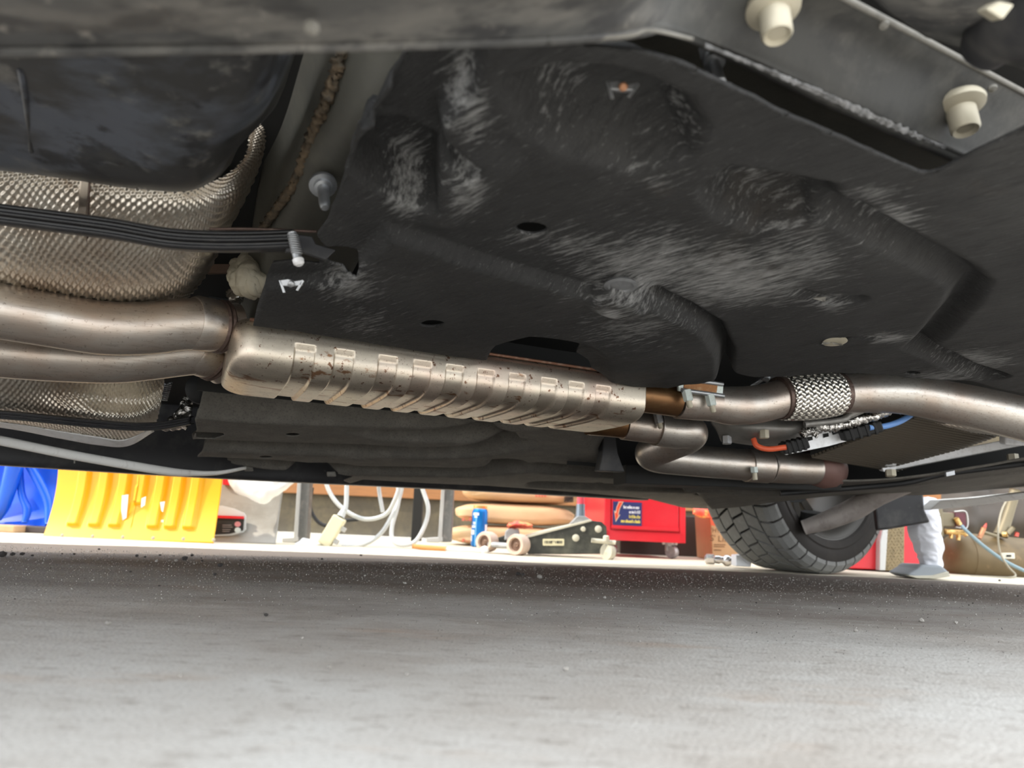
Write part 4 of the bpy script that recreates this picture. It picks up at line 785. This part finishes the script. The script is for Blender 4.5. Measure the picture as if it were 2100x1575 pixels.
# paper sacks
sk = mat('brown_paper_sack', (.62, .42, .24), .8, 0, [(6, (.52, .34, .19), .45, .7, O1, .6)], (30, .25, O1, .006)); pr = mat('faded_red_print', (.62, .16, .10), .8)
def pillow(name, c, hx, hy, hz, m_, par, seed, n1=64, n2=40, label=None):
    a = np.linspace(0, 2 * np.pi, n1, endpoint=False); b = np.linspace(-np.pi / 2, np.pi / 2, n2); Bq, Aq = np.meshgrid(b, a, indexing='ij')
    f = lambda c_, e_: np.sign(c_) * np.abs(c_) ** e_
    X = f(np.cos(Bq), .35) * f(np.cos(Aq), .35); Y = f(np.cos(Bq), .45) * f(np.sin(Aq), .5); Zv = f(np.sin(Bq), .5) * (.85 + .15 * np.cos(X * 1.5)) * (1 - .3 * np.abs(X) ** 4)
    G = np.stack([X * hx, Y * hy, Zv * hz], -1); G *= (1 + .05 * (vnoise(X * 5 + 9, Zv * 4 + Y * 3 + 9, seed) - .5))[..., None]
    return mkquads(name, np.asarray(c) + G.reshape(-1, 3), gridq(n2, n1, cb=True), m_, par, label)
sy = 3.62
for i, (px, z, hx, lb_) in enumerate(((1050, .051, .30, 'bottom brown paper sack of the stack behind the blue can'), (1058, .1535, .285, 'middle brown paper sack of the stack behind the floor jack'), (1068, .256, .28, 'top brown paper sack of the stack, under the car sill'))):
    c = P(px, 1000, sy); c = np.array([c[0], sy, z]); rt = thing('paper_sack', lb_, 'sack', (c[0], sy, z - .051), 'stacked paper sacks')
    s_ = pillow('sack_body', c, hx, .2, .0492, sk, rt, i)
    if i < 2: 
        for k in range(4): pxprism('print', [(948 + k * 7, [1105, 1062][i] + k % 2 * 4), (953 + k * 7, [1105, 1062][i] + k % 2 * 4), (952 + k * 7, [1111, 1068][i]), (947 + k * 7, [1111, 1068][i])], sy - .193, (0, .02, 0), pr, rt)
    else:
        for k in range(6): pxprism('barcode_bar', [(1158 + k * 3.2, 1019), (1159.6 + k * 3.2, 1019), (1159.6 + k * 3.2, 1030), (1158 + k * 3.2, 1030)], sy - .194, (0, .03, 0), inkb, rt)
        for k in range(4): pxprism('print', [(1098 + k * 6, 1015), (1102 + k * 6, 1015), (1102 + k * 6, 1019), (1098 + k * 6, 1019)], sy - .205, (0, .03, 0), pr, rt)
# can
t6 = thing('drink_can', 'tall blue can with a gold top in front of the paper sacks', 'can', Pz(981, 1122) * [1, 1, 0]); cb = Pz(981, 1122); r_ = .0355
lathe('can_body', cb, Z_, [(0, r_ * .75), (.003, r_ * .88), (.01, r_), (.155, r_), (.168, r_ * .86)], mat('blue_metallic_print', (.01, .20, .62), .25, .5), t6, 40)
lathe('can_top', cb + Z_ * .168, Z_, [(0, r_ * .86), (.004, r_ * .88), (.014, r_ * .86), (.014, r_ * .7), (.010, r_ * .6), (.010, 0)], mat('gold_top', (.75, .52, .18), .3, .8), t6, 40)
wp = mat('white_can_print', (.82, .84, .86), .5)
def onc(a0, a1, z0, z1): return [(a0, z0), (a1, z0), (a1, z1), (a0, z1)]
for a0, a1, z0, z1 in ((-.9, -.1, .135, .15), (-.7, -.3, .125, .135), (-1.3, -.6, .05, .075), (-1.1, -.5, .08, .095), (-.9, -.5, .095, .11), (-1.3, -1.0, .02, .05), (.8, 1.2, .055, .10), (.6, 1.0, .03, .06), (-.5, -.35, .0, .13)):
    V = [cb + Z_ * z + (r_ + .0006) * (math.sin(a) * WX[0] - math.cos(a) * WX[1]) for z in (z0 + .004, z1) for a in np.linspace(a0, a1, 6)]
    mk('can_print', V, [(i, i + 1, i + 7, i + 6) for i in range(5)], wp if a1 - a0 > .2 else mat('pale_blue', (.2, .55, .85), .3), t6)
# floor jack
D = 2.62; jb = mat('dirty_black_paint', (.035, .036, .030), .5, 0, [(14, (.13, .13, .10), .45, .7, O1, .7), (70, (.22, .20, .16), .64, .75, O1, .6)]); pk = mat('pink_grey_wheel', (.62, .47, .38), .6, 0, [(20, (.5, .37, .3), .5, .7, O1, .5)])
gst = mat('worn_grey_metal', (.34, .35, .36), .45, .5, [(25, (.6, .6, .6), .5, .7, O1, .7)]); pal = mat('pale_worn_paint', (.58, .55, .45), .6)
t7 = thing('floor_jack', 'grimy black trolley jack with pinkish wheels in front of the red cart', 'jack', Pz(1150, 1141) * [1, 1, 0])
side = [(1070, 1104), (1110, 1092), (1170, 1078), (1210, 1067), (1234, 1070), (1244, 1080), (1245, 1100), (1240, 1136), (1150, 1137), (1082, 1136)]
pxprism('side_plate', side, D, (0, .012, 0), jb, t7, .003); prism('side_plate', [P(x - 4, y, D) + np.array([0, .16, 0]) for x, y in side], (0, .012, 0), jb, t7, .003)
prism('lift_arm', [P(1062, 1102, D + .06), P(1120, 1086, D + .06), P(1185, 1072, D + .06), P(1205, 1068, D + .06), P(1205, 1078, D + .06), P(1070, 1112, D + .06)], (0, .09, 0), pal, t7, .003)
pxprism('top_plate', [(1072, 1101), (1212, 1065), (1214, 1069), (1074, 1105)], D - .004, (0, .04, 0), pal, t7, .001)
def jw(x, y, d, r, wd, nm='wheel'):
    o = lathe(nm, P(x, y, d), (-.55, -.83, 0), [(-wd, r * .55), (-wd, r * .95), (-wd * .7, r), (wd * .7, r), (wd, r * .93), (wd, r * .66), (wd * .5, r * .6), (wd * .5, r * .2), (wd * .8, r * .18), (wd * .8, 0)], pk, t7, 36)
    lathe('hub', P(x, y, d), (-.55, -.83, 0), [(wd * .45, r * .62), (wd * .52, r * .6), (wd * .52, r * .2), (wd * .9, r * .16), (wd * .9, 0)], mat('brown_hub', (.16, .09, .06), .7), o, 24)
jw(1063, 1117, D - .02, .0365, .024); jw(999, 1111, D + .09, .0365, .024)
tube('axle', [(1003, 1116, D + .07), (1052, 1120, D + .0)], .010, gst, t7, 14, 6, px=True)
pxprism('saddle', [(1036, 1090), (1042, 1084), (1064, 1084), (1067, 1098), (1060, 1106), (1034, 1108)], D + .04, (0, .09, 0), gst, t7, .004)
pxprism('front_frame', [(1004, 1108), (1035, 1098), (1066, 1104), (1060, 1126), (1010, 1124)], D + .10, (0, .02, 0), jb, t7, .004)
lathe('handle_socket', P(1190, 1072, D + .05), P(1191, 1033, D + .05) - P(1190, 1072, D + .05), [(-.01, .019), (.05, .016), (.066, .016), (.066, .0135), (.069, .0135)], mat('blue_grey_socket', (.24, .29, .35), .35, .6), t7, 28)
lathe('handle_sleeve', P(1191, 1034, D + .05), P(1192, 990, D + .05) - P(1191, 1034, D + .05), [(0, .0138), (.16, .0138)], mat('pink_red_sleeve', (.80, .08, .12), .4), t7, 28)
pxprism('socket_yoke', [(1168, 1075), (1184, 1058), (1200, 1058), (1216, 1068)], D + .03, (0, .05, 0), gst, t7, .003)
pxprism('name_plate', rr(1113, 1157, 1105, 1119, 2), D - .003, (0, .003, 0), mat('cream_plate', (.72, .66, .44), .5), t7)
for k, w_ in enumerate((2, 3, 2, 3, 4, 1.5, 1.5, 2, 4, 3, 3, 2.5)): pxprism('plate_print', [(1117 + k * 3.1, 1109 + (k in (5, 6)) * -1), (1117 + k * 3.1 + w_ * .6, 1109.3), (1117 + k * 3.1 + w_ * .6, 1114.5 - (k in (5, 6)) * 3), (1117 + k * 3.1, 1114.2 - (k in (5, 6)) * 3)], D - .0042, (0, .002, 0), inkb, t7)
for x, y, r in ((1196, 1085, .009), (1227, 1085, .0125), (1181, 1103, .0125)): lathe('bolt', P(x, y, D), (-.1, -1, 0), [(0, r), (.006, r), (.009, r * .7), (.009, 0)], pal, t7, 20)
tube('rear_bar', [(1213, 1108, D - .03), (1262, 1113, D - .03)], .008, pal, t7, 12, 6, px=True)
lathe('bar_nut', P(1243, 1105, D - .035), Z_, [(-.008, .011), (.008, .011), (.012, .006)], pal, t7, 12)
lathe('caster_wheel', P(1247, 1132, D - .02), (-.75, -.66, 0), [(-.012, .012), (-.012, .026), (-.008, .029), (.008, .029), (.012, .026), (.012, .008), (.015, 0)], pal, t7, 30)
pxprism('caster_fork', [(1240, 1112), (1252, 1112), (1256, 1134), (1250, 1138)], D - .03, (0, .006, 0), gst, t7, .001)
rows = [[(1040, 1080, 2.62), (1060, 1076, 2.62), (1092, 1080, 2.64)], [(1044, 1074, 2.66), (1062, 1070, 2.66), (1090, 1075, 2.66)], [(1042, 1084, 2.70), (1064, 1082, 2.7), (1092, 1084, 2.7)]]
o = loft('rag', rows, mat('red_orange_rag', (.75, .10, .08), .8, 0, [(40, (.80, .35, .12), .45, .6, O1, .9)]), None, 20, 30, .004, lambda G: .006 * (vnoise(G[..., 0] * 90, G[..., 1] * 90, 13) - .5)); tagp(o, 'red and orange rag on the jack saddle', 'rag')
# red cart
D = 2.88; a = P(1238, 1107, D); b = P(1405, 1119, D + .03); ux = b - a; ux[2] = 0; wl = np.linalg.norm(ux); ux /= wl; uy = np.cross(Z_, ux); zb_ = a[2]; HT = .36
t8 = thing('tool_cart', 'red steel tool cart with a blue sticker, behind the trolley jack', 'tool cart', (a[0], a[1], 0))
box('cart_body', a + ux * wl / 2 + uy * .2 + Z_ * HT / 2, (ux, uy, Z_), (wl / 2, .2, HT / 2), red, t8, .004)
fr = lambda s, z, o_=0: a + ux * s * wl + Z_ * z - uy * o_
for s0, s1, z0, z1 in ((.0, .07, 0, .36), (.93, 1., 0, .36), (.0, 1., 0, .038)): prism('front_frame', [fr(s0, z0), fr(s1, z0), fr(s1, z1), fr(s0, z1)], -uy * .008, red, t8, .002)
prism('drawer_front', [fr(.085, .048), fr(.915, .048), fr(.915, .33), fr(.085, .33)], -uy * .006, red, t8, .003)
prism('drawer_lip', [fr(.085, .044), fr(.915, .044), fr(.915, .056), fr(.085, .056)], -uy * .013, red, t8, .002)
stc = prism('sticker', [fr(.10, .058, .007), fr(.455, .058, .007), fr(.455, .148, .007), fr(.10, .148, .007)], -uy * .001, mat('navy_print', (.035, .045, .16), .4), t8)
def onst(pts, m_, nm): prism(nm, [fr(.10 + .355 * s, .058 + .09 * z, .0085) for s, z in pts], -uy * .0005, m_, stc)
onst([(.20, 1), (.36, 1), (.24, .70), (.19, .42), (.26, .46), (.10, .12), (.04, .62), (.09, .55), (.12, .75)], mat('cream_print', (.80, .66, .5), .5), 'arrow_outline')
prism('arrow', [fr(.10 + .355 * s, .058 + .09 * z, .0092) for s, z in [(.215, .98), (.33, .98), (.215, .70), (.165, .44), (.21, .44), (.10, .18), (.06, .54), (.11, .5), (.135, .75)]], -uy * .0004, mat('orange_red_print', (.85, .10, .04), .5), stc)
wpr, ypr = mat('white_print', (.80, .80, .86), .5), mat('yellow_print', (.85, .70, .15), .5)
for z0, s0, m_, seedw in ((.72, .36, wpr, 1), (.52, .56, wpr, 2), (.32, .56, ypr, 3), (.12, .28, ypr, 4)):
    rs = random.Random(seedw); s = s0
    while s < .93:
        w_ = rs.choice((.022, .028, .034)); hh = rs.choice((.09, .10, .135)); onst([(s, z0), (s + w_, z0), (s + w_, z0 + hh), (s, z0 + hh)], m_, 'sticker_print'); s += w_ + rs.choice((.008, .010, .028))
for s in (.10, .86):
    cb_ = fr(s, 0) + uy * .06; fk = lathe('caster_plate', cb_, -Z_, [(0, .022), (.008, .022), (.009, .012), (.014, .012)], gst, t8, 20)
    for k in (-.025, .025): lathe('caster_bolt', cb_ + ux * k - uy * .01, -Z_, [(0, .007), (.008, .006), (.01, 0)], rkw, t8, 10)
    lathe('caster_wheel', cb_ - Z_ * (zb_ - .026) + ux * .012, ux * .8 + uy * .6, [(-.012, .01), (-.012, .024), (0, .026), (.012, .024), (.012, .01), (.016, 0)], gst, t8, 28)
    prism('caster_fork', [cb_ + ux * .028, cb_ - ux * .01, cb_ - ux * .012 - Z_ * (zb_ - .03), cb_ + ux * .012 - Z_ * (zb_ - .02)], uy * .02, gst, t8, .002)
# dark cabinet, cardboard box, wrap, hitch balls
floorbox1('cabinet', 'plain dark brown cabinet side between red cart and cardboard box, widened to add darkness under the cart', 'cabinet', 1272, 1450, 1056, 3.34, .2, mat('dark_brown_panel', (.045, .032, .027), .6))  # dark box, widened leftward as added darkness behind the gap under the cart
card = mat('corrugated_card', (.60, .40, .22), .8, 0, [(10, (.52, .34, .18), .45, .7, O1, .5)])
D = 3.02; t9 = thing('cardboard_box', 'printed cardboard box behind the tyre, lettered HYD', 'box', Pz(1500, 1145) * [1, 0, 0] + [0, 3.15, 0])
pxprism('carton', [(1456, 1045), (1580, 1049), (1580, 1150), (1462, 1148)], D, (0, .25, 0), card, t9, .002)
pxprism('red_print', [(1456, 1063), (1478, 1062), (1480, 1074), (1470, 1079), (1458, 1077)], D - .001, (0, .002, 0), mat('faded_red_panel', (.80, .16, .08), .7), t9)
pmt = mat('brown_ink', (.22, .12, .06), .8)
def text(s, x, y, hpx, D, m_, par, name='lettering'):
    cu = bpy.data.curves.new(name, 'FONT'); cu.body = s; cu.size = hpx * D / 1500 * 1.42; cu.extrude = .0004; cu.materials.append(m_)
    tmp = bpy.data.objects.new(name, cu); COL.objects.link(tmp); bpy.context.view_layer.update()
    me = bpy.data.meshes.new_from_object(tmp.evaluated_get(bpy.context.evaluated_depsgraph_get())); bpy.data.objects.remove(tmp)
    o = bpy.data.objects.new(name, me); COL.objects.link(o); o.parent = par; p = P(x, y, D) - ORG[par.name]; o.location = V3(p); o.rotation_euler = (math.pi / 2, .045, 0); return o
text("'HYDR", 1458, 1091, 8.5, D - .001, pmt, t9); text("S' LIN", 1456, 1109, 12, D - .001, pmt, t9)
for y, x1 in ((1116, 1488), (1120, 1486), (1127, 1479)): pxprism('print', [(1464, y), (x1, y + .5), (x1, y + 2.2), (1464, y + 2)], D - .001, (0, .002, 0), pmt, t9)
rows = [[(1420, 1054, 2.90), (1440, 1062, 2.9), (1475, 1062, 2.9)], [(1422, 1042, 2.93), (1442, 1040, 2.92), (1474, 1046, 2.92)], [(1424, 1036, 3.0), (1445, 1034, 3.0), (1472, 1038, 3.0)], [(1424, 1046, 3.06), (1445, 1048, 3.06), (1472, 1050, 3.06)]]
o = loft('plastic_wrapper', rows, mat('orange_red_film', (.85, .42, .08), .35, 0, [(9, (.80, .08, .04), .48, .54, O1, 1)]), None, 24, 30, .004, lambda G: .008 * (vnoise(G[..., 0] * 50, G[..., 2] * 60, 14) - .5)); tagp(o, 'crumpled orange and red wrapper on the dark cabinet', 'wrapper')
chrome = mat('hitch_chrome', (.62, .64, .66), .25, .9, [(20, (.5, .38, .32), .5, .7, O1, .6)])
g0 = Pz(1470, 1160); t10 = thing('hitch_ball', 'chromed hitch ball with a hexagonal nut lying by the cabinet', 'hitch ball', (g0[0], g0[1], 0))
q = lambda x, y: P(x, y, g0[1])
lathe('nut', q(1445, 1146), (.95, -.3, 0), [(0, .010), (.006, .0175), (.03, .0175), (.034, .012)], chrome, t10, 8); lathe('shank', q(1462, 1147), (1, -.1, 0), [(0, .012), (.02, .014), (.026, .011), (.034, .011)], chrome, t10, 20)
lathe('ball', q(1480, 1149), (1, -.1, 0), [(0, .008), (.004, .013), (.012, .018), (.02, .0185), (.03, .014), (.036, .005), (.037, 0)], chrome, t10, 24)
g1 = Pz(1525, 1166); o = prism('metal_block', [P(1509, 1138, g1[1]), P(1525, 1137, g1[1]), P(1542, 1152, g1[1]), P(1540, 1163, g1[1]), P(1509, 1161, g1[1])], (0, .05, 0), mat('pale_block', (.72, .74, .78), .4, .3), None, .003); tagp(o, 'small pale metal block at the foot of the tyre', 'block')
# red box with checker plate strip
D = 2.62; t11 = thing('red_tool_box', 'red box with a strip of dirty checker plate, behind the tyre', 'tool box', (P(1830, 1150, D)[0], D + .1, 0))
pxprism('box_body', [(1740, 1060), (1890, 1064), (1888, 1172), (1745, 1166)], D, (0, .25, 0), red, t11, .004)
pxprism('plate_edge', [(1812, 1078), (1822, 1078), (1820, 1106), (1816, 1170), (1804, 1170), (1805, 1110)], D - .03, (0, .03, 0), rkw, t11, .002)
chk = mat('dirty_checker_plate', (.26, .20, .11), .5, .4, [(50, (.12, .09, .05), .5, .7, O1, .7)])
cp = pxprism('checker_plate', [(1818, 1076), (1855, 1077), (1854, 1171), (1815, 1170)], D - .028, (0, .02, 0), chk, t11, .001)
for i in range(5):
    for j in range(15):
        x, y = 1820 + i * 7.2 + (j % 2) * 3, 1080 + j * 6.1; s_ = 1 if (i + j) % 2 else -1
        pxprism('stud', [(x - 2, y + s_ * 1.6), (x, y - .8), (x + 2, y - s_ * 1.6), (x, y + .8)], D - .030, (0, .002, 0), chk, cp)
# white paper bag on a grey base
g2 = Pz(1905, 1188); t12 = thing('paper_bag', 'crumpled white bag slumped on a flat grey base, beside the compressor', 'bag', (g2[0], g2[1], 0)); D = g2[1] + .03
rows = [[(1858, 1020, D + .06), (1858, 1060, D + .02), (1862, 1100, D + .01), (1876, 1140, D), (1894, 1166, D + .01)], [(1885, 1020, D + .0), (1885, 1060, D - .03), (1885, 1100, D - .03), (1892, 1140, D - .03), (1905, 1167, D - .02)], [(1915, 1020, D), (1918, 1060, D - .03), (1915, 1100, D - .035), (1915, 1140, D - .035), (1920, 1166, D - .02)], [(1924, 1025, D + .02), (1929, 1068, D + .0), (1928, 1100, D), (1936, 1140, D), (1934, 1170, D)], [(1916, 1025, D + .1), (1920, 1068, D + .1), (1918, 1100, D + .1), (1926, 1140, D + .1), (1924, 1168, D + .08)]]
loft('bag_body', rows, mat('white_crepe', (.78, .79, .84), .8, 0, [(12, (.68, .68, .72), .45, .7, O1, .5)], (25, .5, O1, .008)), t12, 80, 90, .003, lambda G: .016 * (vnoise(G[..., 0] * 26 + 5, G[..., 2] * 30, 15) - .5) + .010 * np.abs(vnoise(G[..., 0] * 45 + G[..., 2] * 30, G[..., 2] * 60, 17) - .5))
gb_ = mat('grey_base', (.34, .37, .40), .7)
prism('base', [P(x, y, D - .05) for x, y in [(1862, 1178), (1882, 1166), (1890, 1158), (1932, 1160), (1946, 1172), (1949, 1182), (1920, 1187), (1880, 1186)]], (0, .12, 0), gb_, t12, .006)
prism('base_rim', [P(x, y, D - .06) for x, y in [(1861, 1180), (1880, 1181), (1915, 1180), (1946, 1172), (1949, 1182), (1920, 1187), (1880, 1186)]], (0, .02, 0), pal, t12, .002)
# compressor
D = 2.66; oli = mat('rusty_olive_tank', (.15, .105, .05), .55, .2, [(8, (.085, .06, .03), .45, .7, O1, .7), (40, (.30, .19, .10), .6, .75, O1, .6)])
t13 = thing('air_compressor', 'rusty olive air compressor tank with brass fittings at the far right', 'compressor', (P(2040, 1150, D)[0], D + .08, 0))
ca = P(1936, 1138, D + .08); 
lathe('tank', ca, (1, .02, -.045), [(0, 0), (.003, .03), (.012, .055), (.03, .074), (.055, .083), (.07, .085), (.0705, .0865), (.60, .0865), (.65, .05), (.66, 0)], oli, t13, 48)
for x in (1985, 2170): pxprism('tank_foot', [(x, 1168), (x + 40, 1170), (x + 44, 1192), (x - 4, 1190)], D + .03, (0, .12, 0), oli, t13, .003)
bx_ = mat('grimy_metal_case', (.20, .17, .11), .5, .4, [(20, (.18, .15, .10), .45, .7, O1, .6)]); brass = mat('brass', (.70, .46, .18), .35, .8, [(60, (.35, .18, .08), .5, .7, O1, .6)]); mar = mat('maroon_panel', (.10, .02, .03), .5)
pxprism('pressure_switch', [(1926, 1050), (1960, 1052), (1962, 1080), (1926, 1080)], D, (0, .06, 0), bx_, t13, .003)
pxprism('switch_panel', [(1958, 1050), (1981, 1051), (1982, 1082), (1960, 1080)], D - .004, (0, .05, 0), mar, t13, .002)
tube('switch_frame', [(1957, 1049, D - .006), (1981, 1050, D - .006), (1983, 1082, D - .006), (1960, 1081, D - .006)], .0022, rkw, t13, 8, 20, px=True)
pxprism('side_plate', [(1920, 1040), (1934, 1044), (1936, 1100), (1922, 1100)], D - .02, (0, .04, 0), bx_, t13, .003)
for x0, y0, x1, y1, r in ((1938, 1090, 1975, 1092, .010), (1952, 1090, 1950, 1104, .006), (1966, 1090, 1965, 1108, .007), (1973, 1088, 1982, 1098, .008), (1960, 1062, 1968, 1076, .009)): tube('brass_fitting', [(x0, y0, D - .01), (x1, y1, D - .01)], r, brass, t13, 12, 4, px=True)
tube('drain_pipe', [(2013, 1090, D), (2026, 1094, D), (2046, 1100, D)], .006, bx_, t13, 12, 10, px=True); tube('drain_valve', [(2008, 1104, D), (2014, 1092, D), (2018, 1082, D)], .008, copper, t13, 12, 10, px=True)
tube('valve_cap', [(2019, 1082, D), (2023, 1073, D)], [.006, .002], mat('red_tip', (.6, .08, .06), .5), t13, 10, 4, px=True); tube('red_knob', [(2084, 1100, D), (2086, 1092, D)], .007, mat('red_knob', (.5, .07, .05), .5), t13, 12, 4, px=True)
tube('riser_pipe', [(2052, 1098, D + .03), (2062, 1070, D + .03), (2072, 1040, D + .03), (2082, 1005, D + .03)], [.024, .019, .017, .018], bx_, t13, 18, 30, px=True); tube('elbow', [(2056, 1096, D), (2066, 1096, D - .01)], .009, brass, t13, 12, 5, px=True)
tube('lever', [(2066, 1095, D), (2078, 1082, D)], .008, bx_, t13, 12, 5, px=True)
b_l = pxprism('lift_bracket', [(2054, 1134), (2081, 1134), (2082, 1146), (2056, 1146)], D - .012, (0, .02, 0), pal, t13, .001); pxprism('bracket_slot', [(2064, 1138), (2074, 1138), (2074, 1142), (2064, 1142)], D - .0135, (0, .002, 0), deep, b_l)
o = tube('air_hose', [(1972, 1078, D - .03), (1985, 1092, D - .05), (2020, 1122, D - .06), (2060, 1150, D - .06), (2105, 1172, D - .08), (2160, 1190, D - .1)], .006, mat('blue_grey_hose', (.20, .29, .33), .45), None, 14, 60, px=True); tagp(o, 'blue-grey air hose slanting across the compressor tank', 'hose')
o = tube('wire', [(2074, 1010, D - .03), (2055, 1045, D - .05), (2047, 1085, D - .09), (2050, 1130, D - .10), (2066, 1160, D - .11), (2082, 1178, D - .12), (2074, 1184, D - .13), (2030, 1184, D - .1), (1990, 1182, D - .08)], .0032, mat('thin_grey_wire', (.30, .27, .20), .5), None, 10, 80, px=True); tagp(o, 'thin grey wire hanging down in front of the compressor', 'wire')
rows = [[(1930, 1000, 3.2), (1990, 1000, 3.15), (2050, 1000, 3.2), (2150, 1000, 3.15)], [(1930, 1050, 3.15), (1990, 1070, 3.08), (2050, 1066, 3.14), (2150, 1075, 3.1)], [(1930, 1100, 3.2), (1990, 1105, 3.15), (2050, 1110, 3.2), (2150, 1120, 3.15)], [(1930, 1160, 3.2), (1990, 1162, 3.2), (2050, 1164, 3.2), (2150, 1168, 3.2)]]
o = loft('tarp', rows, mat('dark_brown_tarp', (.05, .04, .032), .7), None, 40, 50, .004, lambda G: .03 * (vnoise(G[..., 0] * 18, G[..., 2] * 18, 16) - .5)); tagp(o, 'dark brown crumpled tarp behind the compressor', 'tarp')

# ------------------------------------------------------------------ gravel on the floor
drk, lgt = mat('dark_gravel', (.05, .045, .042), .9), mat('pale_gravel', (.34, .32, .29), .9)
def stone_mesh(seed):
    bm = bmesh.new(); bmesh.ops.create_icosphere(bm, subdivisions=1, radius=1); rs = random.Random(seed)
    for v in bm.verts: v.co *= rs.uniform(.7, 1.15); v.co.z *= .75
    me = bpy.data.meshes.new('gravel_piece'); bm.to_mesh(me); bm.free(); return me
SM = [(stone_mesh(i), drk) for i in range(4)] + [(stone_mesh(9 + i), lgt) for i in range(3)]
for me, m_ in SM: me.materials.append(m_)
def stone(x, y, rpx, light):
    g = Pz(x, y)
    if g[1] > 2.6: return
    r = rpx * g[1] / 1500; me = random.choice([q for q, m_ in SM if (m_ is lgt) == light])
    o = bpy.data.objects.new('gravel_piece', me); COL.objects.link(o); o.scale = (r, r, r); o.rotation_euler = (0, 0, random.uniform(0, 6.28)); o.location = (g[0], g[1], r * .6)
    tagp(o, 'pale gravel crumb lying on the dusty concrete' if light else 'dark gravel crumb lying on the dusty concrete', 'gravel', 'pale gravel crumbs on the floor' if light else 'dark gravel crumbs on the floor')
for x, y, r in ((25, 1140, 6), (45, 1139, 5), (66, 1141, 3), (280, 1142, 4), (297, 1144, 3), (379, 1149, 7), (393, 1141, 4), (328, 1140, 3), (452, 1162, 6), (440, 1180, 4), (414, 1152, 3), (1062, 1180, 6), (1073, 1181, 5), (4, 1142, 9), (545, 1264, 5), (1660, 1200, 3), (2050, 1192, 3), (268, 1174, 3), (152, 1138, 3), (203, 1128, 3), (740, 1140, 3), (660, 1148, 3)): stone(x, y, r, False)
for x, y, r in ((462, 1146, 4), (361, 1152, 4), (321, 1153, 4), (1107, 1187, 7), (1014, 1186, 3), (830, 1198, 4), (220, 1282, 7), (1160, 1376, 7), (1890, 1276, 6), (1960, 1280, 5), (1755, 1296, 5), (675, 1372, 6), (370, 1388, 5), (835, 1386, 5), (190, 1192, 3), (620, 1310, 4), (1240, 1228, 4), (748, 1182, 3)): stone(x, y, r, True)
for k in range(110):
    x = random.uniform(0, 2100); y = 1122 + x * .041 + random.expovariate(1 / 30.0)
    stone(x, y, random.uniform(1.2, 2.6), random.random() < .4)
# uncountable grit
Vg, Fg = [], []
for k in range(9000):
    x = random.uniform(-60, 2160); y = 1118 + x * .041 + random.expovariate(1 / 38.0)
    if y > 1420: continue
    g = Pz(x, y); r = random.uniform(.4, 1.5) * g[1] / 1500; n0 = len(Vg); an = random.uniform(0, 6.28)
    Vg += [g + np.array([r * math.cos(an + q * 2.09), r * math.sin(an + q * 2.09), 0]) for q in range(3)] + [g + Z_ * r * 1.2]
    Fg += [(n0, n0 + 1, n0 + 3), (n0 + 1, n0 + 2, n0 + 3), (n0 + 2, n0, n0 + 3)]
o = mk('grit', Vg, Fg, mat('mixed_grit', (.06, .05, .045), .9, 0, [(600, (.6, .58, .54), .5, .56, O1, 1)]), None, False); tagp(o, 'fine dark grit scattered over the concrete floor', 'grit', None, 'stuff')
